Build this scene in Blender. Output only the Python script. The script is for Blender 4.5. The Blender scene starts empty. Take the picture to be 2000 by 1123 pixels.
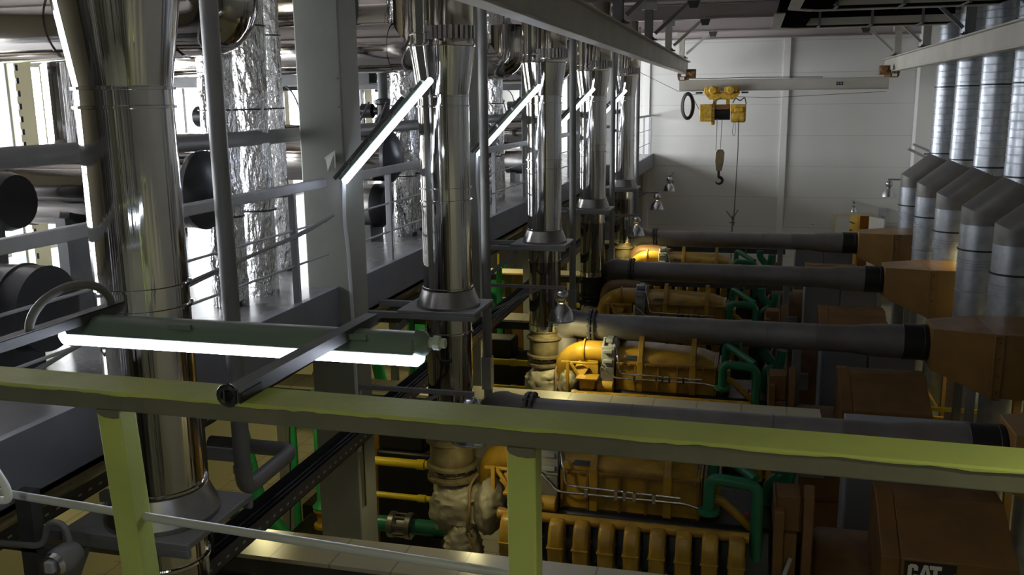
import bpy, math, random
from mathutils import Vector, Matrix, noise
from math import radians as R, sin, cos, pi, sqrt

random.seed(7)
S = bpy.context.scene
COL = S.collection

# ------------------------------------------------------------------ camera, sky, exposure
cam_data = bpy.data.cameras.new('camera')
cam = bpy.data.objects.new('camera', cam_data)
COL.objects.link(cam)
cam.location = (0, 0, 5.2)
cam.rotation_euler = (R(78.5199), R(0.6467), R(14.4046))
cam_data.sensor_width = 36
cam_data.lens = 36 * 1800 / 2000
cam_data.clip_start = 0.02
S.camera = cam
S.view_settings.view_transform = 'Standard'
S.view_settings.look = 'None'
S.view_settings.gamma = 1
S.view_settings.use_curve_mapping = False
S.view_settings.exposure = 0.0

W = bpy.data.worlds.new('overcast_sky')
S.world = W
W.use_nodes = True
W.node_tree.nodes['Background'].inputs[0].default_value = (0.93, 0.96, 1.0, 1)
W.node_tree.nodes['Background'].inputs[1].default_value = 28.0

def light(name, kind, loc, energy, color=(1, 1, 1), rot=(0, 0, 0), size=0.1, size_y=None, spot=None, blend=0.5):
    d = bpy.data.lights.new(name, kind)
    d.energy = energy
    d.color = color
    if kind == 'AREA':
        d.size = size
        if size_y:
            d.shape = 'RECTANGLE'
            d.size_y = size_y
    else:
        d.shadow_soft_size = size
    if kind == 'SPOT':
        d.spot_size = spot or R(140)
        d.spot_blend = blend
    o = bpy.data.objects.new(name, d)
    o.location = loc
    o.rotation_euler = rot
    COL.objects.link(o)
    return o

WARM = (1.0, 0.88, 0.42)
GREENISH = (1.0, 1.0, 0.62)
COOL = (0.80, 0.86, 1.0)
# daylight portals in the glazed left wall
WIN_Y = [(3.4, 6.4), (7.3, 8.6), (10.1, 11.4), (13.3, 15.0), (16.6, 19.2), (19.8, 23.6)]
for a, b in WIN_Y:
    p = light('window_daylight', 'AREA', (-7.12, (a + b) / 2, 4.68), 10, rot=(0, R(-90), 0), size=1.9, size_y=b - a)
    p.data.cycles.is_portal = True

# ------------------------------------------------------------------ mesh helpers
class MB:
    def __init__(s):
        s.v, s.f = [], []
    def add(s, vs, fs):
        n = len(s.v)
        s.v += [Vector(v) for v in vs]
        s.f += [tuple(i + n for i in f) for f in fs]
        return s
    def box(s, x0, x1, y0, y1, z0, z1):
        vs = [(x, y, z) for x in (x0, x1) for y in (y0, y1) for z in (z0, z1)]
        return s.add(vs, [(0, 1, 3, 2), (4, 6, 7, 5), (0, 4, 5, 1), (2, 3, 7, 6), (0, 2, 6, 4), (1, 5, 7, 3)])
    def hexa(s, vs):      # 8 corners: bottom loop 0-3, top loop 4-7
        return s.add(vs, [(3, 2, 1, 0), (4, 5, 6, 7), (0, 1, 5, 4), (1, 2, 6, 5), (2, 3, 7, 6), (3, 0, 4, 7)])
    def bar(s, p, q, w, h, up=(0, 0, 1)):
        p, q, up = Vector(p), Vector(q), Vector(up)
        d = (q - p).normalized()
        if abs(d.dot(up)) > 0.98:
            up = Vector((0, 1, 0))
        r = d.cross(up).normalized()
        u = r.cross(d).normalized()
        r, u = r * w / 2, u * h / 2
        return s.hexa([p - r - u, p + r - u, p + r + u, p - r + u, q - r - u, q + r - u, q + r + u, q - r + u])
    def tube(s, pts, r, n=20, cap=True):
        pts = [Vector(p) for p in pts]
        rs = r if isinstance(r, (list, tuple)) else [r] * len(pts)
        L = len(pts)
        dirs = []
        for i in range(L):
            a = pts[i] - pts[i - 1] if i else pts[1] - pts[0]
            b = pts[i + 1] - pts[i] if i < L - 1 else a
            dirs.append((a.normalized(), b.normalized()))
        d = dirs[0][0]
        u = d.orthogonal().normalized()
        base = len(s.v)
        for i in range(L):
            a, b = dirs[i]
            u = (u - a * u.dot(a)).normalized()
            w = a.cross(u).normalized()
            m = (a + b)
            m = m.normalized() if m.length > 1e-6 else a
            for k in range(n):
                t = 2 * pi * k / n
                o = (u * cos(t) + w * sin(t)) * rs[i]
                den = a.dot(m)
                o = o - a * (o.dot(m) / max(den, .3))
                s.v.append(pts[i] + o)
            q = a.rotation_difference(b)
            u = q @ u
        for i in range(L - 1):
            for k in range(n):
                k2 = (k + 1) % n
                A = base + i * n
                s.f.append((A + k, A + k2, A + n + k2, A + n + k))
        if cap:
            s.f.append(tuple(base + k for k in range(n))[::-1])
            s.f.append(tuple(base + (L - 1) * n + k for k in range(n)))
        return s
    def lathe(s, prof, c, axis='z', n=32, cap=True):
        c = Vector(c)
        base = len(s.v)
        for r, h in prof:
            for k in range(n):
                t = 2 * pi * k / n
                a, b = r * cos(t), r * sin(t)
                s.v.append(c + Vector({'z': (a, b, h), 'x': (h, a, b), 'y': (b, h, a)}[axis]))
        for i in range(len(prof) - 1):
            for k in range(n):
                k2 = (k + 1) % n
                A = base + i * n
                s.f.append((A + k, A + k2, A + n + k2, A + n + k))
        if cap:
            s.f.append(tuple(base + k for k in range(n))[::-1])
            s.f.append(tuple(base + (len(prof) - 1) * n + k for k in range(n)))
        return s
    def prism(s, poly, axis, a, b):   # poly in the plane across the axis
        def P(u, v, w):
            return {'x': (w, u, v), 'y': (u, w, v), 'z': (u, v, w)}[axis]
        n = len(poly)
        vs = [P(u, v, a) for u, v in poly] + [P(u, v, b) for u, v in poly]
        return s.add(vs, [tuple(range(n))[::-1], tuple(range(n, 2 * n))] + [(i, (i + 1) % n, n + (i + 1) % n, n + i) for i in range(n)])
    def ibeam(s, p, q, w, h, tf=0.02, tw=0.015, up=(0, 0, 1)):
        p, q, upv = Vector(p), Vector(q), Vector(up)
        d = (q - p).normalized()
        r = d.cross(upv).normalized()
        u = r.cross(d).normalized()
        o = u * (h / 2 - tf / 2)
        s.bar(p + o, q + o, w, tf, up)
        s.bar(p - o, q - o, w, tf, up)
        return s.bar(p, q, tw, h - 2 * tf, up)
    def bolts(s, c, axis, rad, n, r=0.012, h=0.02):
        c = Vector(c)
        for k in range(n):
            t = 2 * pi * (k + .5) / n
            a, b = rad * cos(t), rad * sin(t)
            o = Vector({'z': (a, b, 0), 'x': (0, a, b), 'y': (b, 0, a)}[axis])
            s.lathe([(r, -h), (r, h)], c + o, axis, 6)
        return s

def fillet(pts, rad, n=6):
    pts = [Vector(p) for p in pts]
    out = [pts[0]]
    for i in range(1, len(pts) - 1):
        a, b, c = pts[i - 1], pts[i], pts[i + 1]
        d1, d2 = (a - b), (c - b)
        t = min(rad, d1.length * .49, d2.length * .49)
        p, q = b + d1.normalized() * t, b + d2.normalized() * t
        for k in range(n + 1):
            s = k / n
            out.append(p * (1 - s) ** 2 + b * 2 * s * (1 - s) + q * s * s)
    out.append(pts[-1])
    return out

def arc(c, r, a0, a1, plane='xz', n=10):
    out = []
    for k in range(n + 1):
        t = a0 + (a1 - a0) * k / n
        u, v = r * cos(t), r * sin(t)
        out.append(Vector(c) + Vector({'xz': (u, 0, v), 'xy': (u, v, 0), 'yz': (0, u, v)}[plane]))
    return out

def wloc(o):
    v = Vector((0, 0, 0))
    while o:
        v = v + o.location
        o = o.parent
    return v

def obj(name, mb, mat, parent=None, bevel=0, smooth=38, seg=2):
    me = bpy.data.meshes.new(name)
    if parent is None:
        xs = [v.x for v in mb.v]; ys = [v.y for v in mb.v]; zs = [v.z for v in mb.v]
        org = Vector(((min(xs) + max(xs)) / 2, (min(ys) + max(ys)) / 2, min(zs)))
        loc = org
    else:
        org = wloc(parent)
        loc = Vector((0, 0, 0))
    me.from_pydata([v - org for v in mb.v], [], mb.f)
    me.validate()
    import bmesh
    bm = bmesh.new(); bm.from_mesh(me)
    bmesh.ops.recalc_face_normals(bm, faces=bm.faces)
    bm.to_mesh(me); bm.free()
    if smooth:
        me.polygons.foreach_set('use_smooth', [True] * len(me.polygons))
        me.set_sharp_from_angle(angle=R(smooth))
    me.materials.append(mat)
    o = bpy.data.objects.new(name, me)
    o.location = loc
    COL.objects.link(o)
    if parent is not None:
        o.parent = parent
    if bevel:
        m = o.modifiers.new('bevel', 'BEVEL')
        m.width = bevel; m.segments = seg; m.limit_method = 'ANGLE'; m.angle_limit = R(40)
        m.harden_normals = False
    return o

def tag(o, label, cat, group=None):
    o['label'] = label; o['category'] = cat
    if group:
        o['group'] = group
    return o

def thing(name, label, cat, loc, group=None):
    o = bpy.data.objects.new(name, None)
    o.empty_display_size = .1
    o.location = loc
    COL.objects.link(o)
    return tag(o, label, cat, group)

def struct(name, mb, mat, bevel=0, smooth=0):
    o = obj(name, mb, mat, None, bevel, smooth)
    o['kind'] = 'structure'
    return o

def dup(o, delta=(0, 0, 0), label=None, parent=None):
    c = o.copy()
    COL.objects.link(c)
    if parent is not None:
        c.parent = parent
    else:
        c.location = o.location + Vector(delta)
        if label:
            c['label'] = label
    for ch in list(o.children):
        dup(ch, parent=c)
    return c

# ------------------------------------------------------------------ materials
def mat(name, col, rough=.5, metal=0., noise_amt=0., noise_scale=8., bump=0., bump_scale=40., dirt=None, spec=None, stretch=None):
    m = bpy.data.materials.new(name)
    m.use_nodes = True
    nt = m.node_tree
    b = nt.nodes['Principled BSDF']
    b.inputs['Base Color'].default_value = (*col, 1)
    b.inputs['Roughness'].default_value = rough
    b.inputs['Metallic'].default_value = metal
    if spec is not None:
        b.inputs['Specular IOR Level'].default_value = spec
    tc = nt.nodes.new('ShaderNodeTexCoord')
    src = tc.outputs['Object']
    if stretch:
        mp = nt.nodes.new('ShaderNodeMapping')
        mp.inputs['Scale'].default_value = stretch
        nt.links.new(src, mp.inputs[0])
        src = mp.outputs[0]
    if noise_amt:
        n = nt.nodes.new('ShaderNodeTexNoise')
        n.inputs['Scale'].default_value = noise_scale
        n.inputs['Detail'].default_value = 6
        nt.links.new(src, n.inputs['Vector'])
        r = nt.nodes.new('ShaderNodeValToRGB')
        d = dirt or tuple(c * (1 - noise_amt) for c in col)
        r.color_ramp.elements[0].position = .32
        r.color_ramp.elements[0].color = (*d, 1)
        r.color_ramp.elements[1].position = .62
        r.color_ramp.elements[1].color = (*col, 1)
        nt.links.new(n.outputs[0], r.inputs[0])
        nt.links.new(r.outputs[0], b.inputs['Base Color'])
        ma = nt.nodes.new('ShaderNodeMapRange')
        ma.inputs[3].default_value = min(1, rough + .12)
        ma.inputs[4].default_value = max(0, rough - .05)
        nt.links.new(n.outputs[0], ma.inputs[0])
        nt.links.new(ma.outputs[0], b.inputs['Roughness'])
    if bump:
        n2 = nt.nodes.new('ShaderNodeTexNoise')
        n2.inputs['Scale'].default_value = bump_scale
        n2.inputs['Detail'].default_value = 3
        nt.links.new(src, n2.inputs['Vector'])
        bp = nt.nodes.new('ShaderNodeBump')
        bp.inputs['Strength'].default_value = bump
        bp.inputs['Distance'].default_value = .05 if name == 'crinkled_foil' else .02
        nt.links.new(n2.outputs[0], bp.inputs['Height'])
        nt.links.new(bp.outputs[0], b.inputs['Normal'])
    return m

def emit(name, col, strength):
    m = bpy.data.materials.new(name)
    m.use_nodes = True
    b = m.node_tree.nodes['Principled BSDF']
    b.inputs['Base Color'].default_value = (*col, 1)
    b.inputs['Emission Color'].default_value = (*col, 1)
    b.inputs['Emission Strength'].default_value = strength
    return m

def tiles(name, c1, c2, mortar, w, h, msize, rough=.4, offset=0., rot=None, bump=.3):
    m = mat(name, c1, rough)
    nt = m.node_tree
    b = nt.nodes['Principled BSDF']
    tc = nt.nodes.new('ShaderNodeNewGeometry')
    mp = nt.nodes.new('ShaderNodeMapping')
    if rot:
        mp.inputs['Rotation'].default_value = rot
    br = nt.nodes.new('ShaderNodeTexBrick')
    br.offset = offset
    br.inputs['Color1'].default_value = (*c1, 1)
    br.inputs['Color2'].default_value = (*c2, 1)
    br.inputs['Mortar'].default_value = (*mortar, 1)
    br.inputs['Scale'].default_value = 1
    br.inputs['Mortar Size'].default_value = msize
    br.inputs['Brick Width'].default_value = w
    br.inputs['Row Height'].default_value = h
    nt.links.new(tc.outputs['Position'], mp.inputs[0])
    nt.links.new(mp.outputs[0], br.inputs[0])
    nt.links.new(br.outputs['Color'], b.inputs['Base Color'])
    bp = nt.nodes.new('ShaderNodeBump')
    bp.invert = True
    bp.inputs['Strength'].default_value = bump
    bp.inputs['Distance'].default_value = .01
    nt.links.new(br.outputs['Fac'], bp.inputs['Height'])
    nt.links.new(bp.outputs[0], b.inputs['Normal'])
    return m, mp

M = {}
M['chrome'] = mat('polished_steel_cladding', (.62, .61, .60), .06, 1)
_nt = M['chrome'].node_tree
_tc = _nt.nodes.new('ShaderNodeTexCoord'); _sx = _nt.nodes.new('ShaderNodeSeparateXYZ'); _at = _nt.nodes.new('ShaderNodeMath')
_at.operation = 'ARCTAN2'
_no = _nt.nodes.new('ShaderNodeTexNoise'); _no.noise_dimensions = '2D'
_no.inputs['Scale'].default_value = 3.6; _no.inputs['Detail'].default_value = 2.5
_cb = _nt.nodes.new('ShaderNodeCombineXYZ'); _mz = _nt.nodes.new('ShaderNodeMath'); _mz.operation = 'MULTIPLY'; _mz.inputs[1].default_value = .025
_bp = _nt.nodes.new('ShaderNodeBump'); _bp.inputs['Strength'].default_value = .5; _bp.inputs['Distance'].default_value = .012
_nt.links.new(_tc.outputs['Object'], _sx.inputs[0])
_nt.links.new(_sx.outputs[1], _at.inputs[0]); _nt.links.new(_sx.outputs[0], _at.inputs[1])
_nt.links.new(_at.outputs[0], _cb.inputs[0]); _nt.links.new(_sx.outputs[2], _mz.inputs[0]); _nt.links.new(_mz.outputs[0], _cb.inputs[1])
_nt.links.new(_cb.outputs[0], _no.inputs['Vector']); _nt.links.new(_no.outputs[0], _bp.inputs['Height'])
_nt.links.new(_bp.outputs[0], _nt.nodes['Principled BSDF'].inputs['Normal'])
M['chrome_round'] = mat('polished_duct_cladding', (.36, .34, .32), .09, 1, bump=.12, bump_scale=5, stretch=(.06, 1, 1))
M['chrome_warm'] = mat('warm_steel_cladding', (.34, .31, .27), .14, 1, bump=.12, bump_scale=3)
M['chrome_dull'] = mat('dull_steel_cladding', (.42, .41, .40), .28, 1, .25, 6, bump=.1, bump_scale=6)
M['foil'] = mat('crinkled_foil', (.80, .80, .81), .24, 1, bump=1.0, bump_scale=22, stretch=(1, 1, .4))
M['galv'] = mat('galvanised_sheet', (.50, .54, .60), .34, .85, .22, 9, bump=.04, bump_scale=12)
M['galv_dark'] = mat('grey_duct_sheet', (.21, .20, .195), .48, .35, .2, 4)
M['grey_steel'] = mat('grey_painted_steel', (.30, .31, .32), .42, 0, .12, 5, bump=.05, bump_scale=60)
M['column_grey'] = mat('grey_green_column_paint', (.30, .31, .28), .5, 0, .12, 3, bump=.04, bump_scale=50)
M['rail_grey'] = mat('pale_grey_rail_paint', (.42, .43, .46), .4, 0, .1, 8)
M['slab_edge'] = mat('blue_grey_edge_paint', (.22, .23, .28), .38, 0, .12, 3)
M['dark_steel'] = mat('dark_steel', (.075, .077, .08), .45, .2, .2, 7)
M['pipe_grey'] = mat('grey_pipe_paint', (.20, .20, .205), .42, 0, .12, 5)
M['beam'] = mat('beige_beam_paint', (.50, .48, .42), .45, 0, .14, 1.5, bump=.03, bump_scale=40)
M['black'] = mat('black_metal', (.012, .012, .014), .35, .1)
M['rubber'] = mat('black_rubber', (.010, .010, .012), .5)
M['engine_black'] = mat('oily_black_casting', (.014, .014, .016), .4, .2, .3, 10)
M['yellow'] = mat('engine_yellow_paint', (.44, .265, .028), .33, 0, .22, 6, dirt=(.27, .155, .022), bump=.05, bump_scale=50)
M['yellow_bright'] = mat('bright_yellow_paint', (.80, .58, .02), .35, 0, .12, 6)
M['orange_brown'] = mat('ochre_sheet_paint', (.25, .13, .026), .42, 0, .2, 3, dirt=(.19, .10, .025))
M['gen_orange'] = mat('dusty_ochre_generator_paint', (.20, .10, .030), .5, 0, .25, 4, dirt=(.14, .075, .027))
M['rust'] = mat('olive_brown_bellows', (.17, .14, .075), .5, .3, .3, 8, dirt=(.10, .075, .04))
M['blanket'] = mat('insulation_cloth', (.30, .27, .19), .5, .1, .2, 12, bump=.25, bump_scale=9)
M['strap'] = mat('brown_strap', (.20, .12, .05), .6)
M['green'] = mat('green_pipe_paint', (.018, .17, .085), .3, 0, .15, 6)
M['green_bright'] = mat('bright_green_paint', (.03, .34, .10), .35, 0, .15, 6)
M['green_dark'] = mat('dark_green_paint', (.02, .07, .04), .4)
M['crane_yellow'] = mat('crane_yellow_paint', (.66, .42, .04), .42, 0, .3, 14, dirt=(.36, .2, .03))
M['rusty_brown'] = mat('rusty_brown_paint', (.22, .10, .03), .6, 0, .3, 18)
M['silver'] = mat('bright_conduit', (.72, .72, .70), .2, 1)
M['lamp_alu'] = mat('spun_aluminium', (.60, .61, .64), .24, .95, bump=.03, bump_scale=10)
M['lamp_body'] = mat('grey_green_lamp_body', (.16, .22, .19), .38)
M['gland'] = mat('pale_gland_plastic', (.50, .55, .50), .4)
M['tube'] = emit('led_diffuser', (.78, .84, 1.0), 22)
M['cab'] = mat('blue_grey_cabinet', (.25, .265, .31), .45, 0, .08, 3)
M['white_wall'] = None
M['cream'] = mat('cream_paint', (.62, .57, .40), .6, 0, .06, 2)
M['white_paint'] = mat('white_trim_paint', (.72, .72, .70), .5)
M['ceiling'] = mat('grey_ceiling_deck', (.42, .39, .38), .7, 0, .08, 2)
M['roof_beam'] = mat('mauve_grey_beam', (.36, .32, .31), .6)
M['rail_green'] = mat('yellow_green_rail_paint', (.45, .52, .14), .34, 0, .16, 5, dirt=(.37, .43, .12), bump=.06, bump_scale=45)
M['rail_bare'] = mat('grey_brown_rail_primer', (.15, .145, .11), .55, 0, .18, 9, bump=.06, bump_scale=60)
M['drum_dark'] = mat('dark_blue_grey_drum', (.05, .052, .062), .3, .3, .2, 4)
M['matte_black'] = mat('matte_black_lagging', (.008, .008, .009), 1.0, spec=0.)
M['red'] = mat('red_paint', (.45, .03, .02), .5)
M['concrete'] = mat('polished_gallery_floor', (.22, .22, .225), .24, 0, .2, 1.6, dirt=(.15, .15, .155))
M['cable'] = mat('black_cable', (.018, .018, .02), .55)
M['cable_white'] = mat('white_cable', (.66, .68, .72), .45)
M['rope'] = mat('steel_rope', (.22, .22, .22), .5, .6)
M['glass_dark'] = mat('dark_plate', (.03, .035, .04), .25)
M['logo_white'] = mat('logo_white', (.72, .72, .70), .5)
M['logo_yellow'] = mat('logo_yellow', (.75, .42, .03), .5)
M['logo_red'] = mat('logo_red', (.40, .03, .03), .5)
M['bulb'] = emit('lit_bulb', (1.0, .86, .45), 9)
M['bulb_off'] = mat('frosted_bulb', (.75, .76, .78), .2)
M['hazard'] = mat('cream_column_paint', (.75, .70, .45), .5)

M['front_wall'], mpf = tiles('reflection_striped_wall', (.42, .42, .40), (.06, .055, .03), (.01, .01, .01), .55, 60, .09, .6, bump=.2)  # dark stripes added so the chrome stacks reflect vertical streaks
mpf.inputs['Rotation'].default_value = (R(90), 0, 0)
mpf.inputs['Location'].default_value = (.1, 30, 0)
M['white_wall'], mp = tiles('white_wall_panels', (.63, .63, .60), (.61, .61, .585), (.46, .46, .43), 60, .79, .006, .55, bump=.4)
mp.inputs['Rotation'].default_value = (R(90), 0, 0)
mp.inputs['Location'].default_value = (30, -5.25 + .79 * 10, 0)
M['side_wall'], mp2 = tiles('cream_wall_panels', (.50, .49, .44), (.49, .48, .43), (.36, .35, .31), 60, .79, .006, .6, bump=.4)
mp2.inputs['Rotation'].default_value = (R(90), 0, 0)
M['floor'], _ = tiles('beige_floor_tiles', (.56, .52, .38), (.52, .48, .35), (.30, .28, .20), .3, .3, .008, .38, bump=.2)
M['slabtile'], _ = tiles('beige_walkway_tiles', (.55, .51, .37), (.52, .48, .35), (.32, .30, .22), .45, 3.0, .008, .3, bump=.2)

g = bpy.data.materials.new('window_glass')
g.use_nodes = True
nt = g.node_tree
for n in list(nt.nodes):
    if n.type != 'OUTPUT_MATERIAL':
        nt.nodes.remove(n)
tr = nt.nodes.new('ShaderNodeBsdfTransparent'); gl = nt.nodes.new('ShaderNodeBsdfGlossy'); mx = nt.nodes.new('ShaderNodeMixShader')
gl.inputs['Roughness'].default_value = .02
mx.inputs[0].default_value = .06
nt.links.new(tr.outputs[0], mx.inputs[1]); nt.links.new(gl.outputs[0], mx.inputs[2])
nt.links.new(mx.outputs[0], nt.nodes['Material Output'].inputs[0])
M['glass'] = g

# ------------------------------------------------------------------ setting
GZ = 3.75          # gallery floor
EX = -3.15         # gallery edge
XL, XR, YF, YB, ZC = -7.0, 4.2, -3.0, 25.0, 6.95
struct('floor', MB().box(XL - .2, XR + .2, YF - .2, YB + .2, -.15, 0), M['floor'])
struct('ceiling', MB().box(XL - .2, XR + .2, YF - .2, YB + .2, ZC, ZC + .12), M['ceiling'])
bw = MB()          # back wall with a doorway
bw.box(XL - .2, 2.16, YB, YB + .15, 0, ZC).box(3.0, XR + .2, YB, YB + .15, 0, ZC).box(2.16, 3.0, YB, YB + .15, 2.2, ZC)
struct('wall_back', bw, M['white_wall'])
struct('wall_right', MB().box(XR, XR + .15, YF, YB, 0, ZC), M['side_wall'])
struct('wall_front', MB().box(XL - .2, XR + .2, YF - .15, YF, 0, ZC), M['front_wall'])
lw = MB().box(XL - .15, XL, YF, YB, 0, 3.72).box(XL - .15, XL, YF, YB, 5.64, ZC)
ys = [YF] + [v for ab in WIN_Y for v in ab] + [YB]
for i in range(0, len(ys), 2):
    lw.box(XL - .15, XL, ys[i], ys[i + 1], 3.72, 5.64)
struct('wall_left', lw, M['cream'])
for i, (a, b) in enumerate(WIN_Y):
    f = MB()
    for y in (a + .03, a + (b - a) * .36, a + (b - a) * .68, b - .03):
        f.box(XL - .11, XL - .03, y - .03, y + .03, 3.72, 5.64)
    for z in (3.75, 4.62, 5.61):
        f.box(XL - .11, XL - .03, a, b, z - .03, z + .03)
    wf = struct('window_%d' % (i + 1), f, M['white_paint'])
    obj('window_pane', MB().box(XL - .075, XL - .070, a + .02, b - .02, 3.74, 5.62), M['glass'], wf, smooth=0)
# pilaster trims on the back wall and the corner trim
struct('trim_1', MB().box(.70, .86, YB - .06, YB, 0, 6.8), M['white_paint'])
struct('trim_2', MB().box(-2.80, -2.66, YB - .06, YB, 0, 6.8), M['white_paint'])
struct('trim_3', MB().box(3.86, 4.02, YB - .5, YB - .02, 0, 6.9).box(4.02, 4.2, YB - .5, YB - .02, 0, 6.9), M['white_paint'])
# roof beams across the hall
for i, y in enumerate((-2.6, .9, 4.4, 7.9, 11.4, 14.9, 18.4, 21.9, 24.8)):
    b = MB().ibeam((XL, y, 6.80), (XR, y, 6.80), .16, .28, .02, .02)
    struct('trim_%d' % (i + 4), b, M['roof_beam'])
for i, y in enumerate((20.1, 23.4)):
    struct('trim_%d' % (i + 13), MB().box(XL, XR, y - .05, y + .05, 6.84, 6.95), M['ceiling'])
# gallery slab with its edge beam
sl = MB().box(XL, EX, YF, YB, GZ - .14, GZ).box(EX, -2.58, 20.6, YB, GZ - .14, GZ)
struct('floor_gallery', sl, M['concrete'])
eb = MB().box(EX - .03, EX + .02, YF, 20.6, GZ - .32, GZ + .015).box(EX - .12, EX + .02, YF, 20.6, GZ - .32, GZ - .29)
eb.box(EX, -2.55, 20.58, 20.63, GZ - .32, GZ + .015).box(-2.58, -2.53, 20.6, YB, GZ - .32, GZ + .015)
struct('trim_15', eb, M['slab_edge'])
# the viewing platform the foreground guard rail stands on
struct('floor_platform', MB().box(-2.4, 1.1, -2.9, 1.66, GZ - .12, GZ), M['grey_steel'])

# door in the back wall and the lit room behind it
d = MB().box(2.10, 2.16, YB - .03, YB + .02, 0, 2.26).box(3.0, 3.06, YB - .03, YB + .02, 0, 2.26).box(2.16, 3.0, YB - .03, YB + .02, 2.2, 2.26)
dr = struct('door_1', d, M['cream'])
obj('door_leaf', MB().box(2.17, 2.52, YB, YB + .04, .01, 2.19), M['white_paint'], dr, smooth=0)
obj('door_leaf', MB().bar((3.0, YB - .03, 1.1), (3.28, YB - .62, 1.1), .04, 2.18), M['white_paint'], dr, smooth=0)
struct('wall_side_back', MB().box(1.6, 3.8, YB + 2.2, YB + 2.3, 0, 2.6), M['cream'])
struct('wall_side_left', MB().box(1.6, 1.7, YB + .15, YB + 2.2, 0, 2.6), M['cream'])
struct('wall_side_right', MB().box(3.7, 3.8, YB + .15, YB + 2.2, 0, 2.6), M['cream'])
struct('ceiling_side', MB().box(1.6, 3.8, YB + .15, YB + 2.3, 2.6, 2.7), M['cream'])
struct('floor_side', MB().box(1.6, 3.8, YB + .15, YB + 2.3, -.1, 0), M['floor'])
light('side_room_lamp', 'POINT', (2.4, YB + 1.0, 2.3), 8, (1, .8, .3), size=.1)
tag(obj('storage_rack', MB().box(2.86, 3.2, YB + .9, YB + 1.3, 0, 2.15), M['rusty_brown'], None, .01), 'dark brown rack standing in the lit room beyond the open door', 'rack')
ch = MB()
ch.tube([(2.3, YB + 1.5, 1.5), (2.55, YB + 1.5, 1.9), (2.8, YB + 1.5, 1.8)], .02, 8).tube([(2.4, YB + 1.5, 0), (2.4, YB + 1.5, 2.0)], .025, 8)
ch.tube([(2.3, YB + 1.5, 1.7), (2.75, YB + 1.5, 2.1)], .02, 8).tube([(2.3, YB + 1.5, 1.62), (2.75, YB + 1.5, 1.62)], .02, 8)
tag(obj('tube_rack', ch, M['dark_steel']), 'dark bent rack of tubes seen through the open back door', 'rack')
s_ = thing('notice_sign', 'small white notice sign on the back wall left of the door', 'sign', (1.61, YB - .01, 1.88))
obj('plate', MB().box(1.52, 1.70, YB - .015, YB, 1.885, 1.985), M['white_paint'], s_, smooth=0)
obj('border', MB().box(1.515, 1.705, YB - .010, YB, 1.88, 1.99), M['cab'], s_, smooth=0)
obj('text_lines', MB().box(1.55, 1.67, YB - .018, YB - .014, 1.945, 1.955).box(1.55, 1.67, YB - .018, YB - .014, 1.92, 1.93), M['cab'], s_, smooth=0)

# ------------------------------------------------------------------ gallery columns (straddling the gallery edge)
ORD = ['nearest', 'second', 'third', 'fourth', 'farthest']
for i in range(6):
    y = 3.22 + 3.6 * i + .0
    if i == 0:
        continue
    if i == 5:
        y = 21.2
    x0, x1, y0, y1 = -3.40, -3.03, y - .22, y + .12
    c = thing('steel_column', ['', 'wide grey steel column left of the second chrome stack',
        'grey steel column left of the third chrome stack, cream lit below the gallery', 'grey steel column behind the third chrome stack',
        'grey steel column behind the fourth chrome stack', 'farthest grey steel column standing before the white back wall'][i], 'column', (-3.2, y, 0), 'steel columns along the gallery edge')
    obj('shaft', MB().box(x0, x1, y0, y1, 0, ZC), M['column_grey'], c, .012)
    obj('base_plate', MB().box(x0 - .08, x1 + .08, y0 - .08, y1 + .08, 0, .03), M['dark_steel'], c)
    for z_ in (5.16, 5.37):
        obj('angle_clip', MB().box(x0 + .31, x0 + .345, y0 - .012, y0, z_, z_ + .012), M['column_grey'], c, smooth=0)
    if i in (1, 2):
        obj('paint_flap', MB().add([(x0 + .2, y0 - .004, 4.78), (x0 + .31, y0 - .035, 4.84), (x0 + .315, y0 - .045, 4.70), (x0 + .24, y0 - .05, 4.66), (x0 + .2, y0, 4.78), (x0 + .31, y0 - .03, 4.845), (x0 + .315, y0 - .04, 4.705), (x0 + .24, y0 - .045, 4.665)],
            [(0, 1, 2, 3), (7, 6, 5, 4), (0, 4, 5, 1), (1, 5, 6, 2), (2, 6, 7, 3), (3, 7, 4, 0)]), M['column_grey'], c, smooth=0)
        w = MB()
        for k in range(3):
            xo = x1 + .012 + .008 * k
            w.tube(fillet([(xo - .02, y0 - .03, 4.62), (xo - .03, y0 - .035, 4.3), (xo - .01, y0 - .03, 4.05), (xo, y0 - .03, 3.5), (xo, y0 - .02, 2.4)], .1, 4), .007, 6)
        obj('wiring', w, M['cable_white'], c)
        obj('strut_channel', MB().box(x1, x1 + .03, y0 + .02, y0 + .05, 1.9, 2.9), M['silver'], c, smooth=0)

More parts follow.
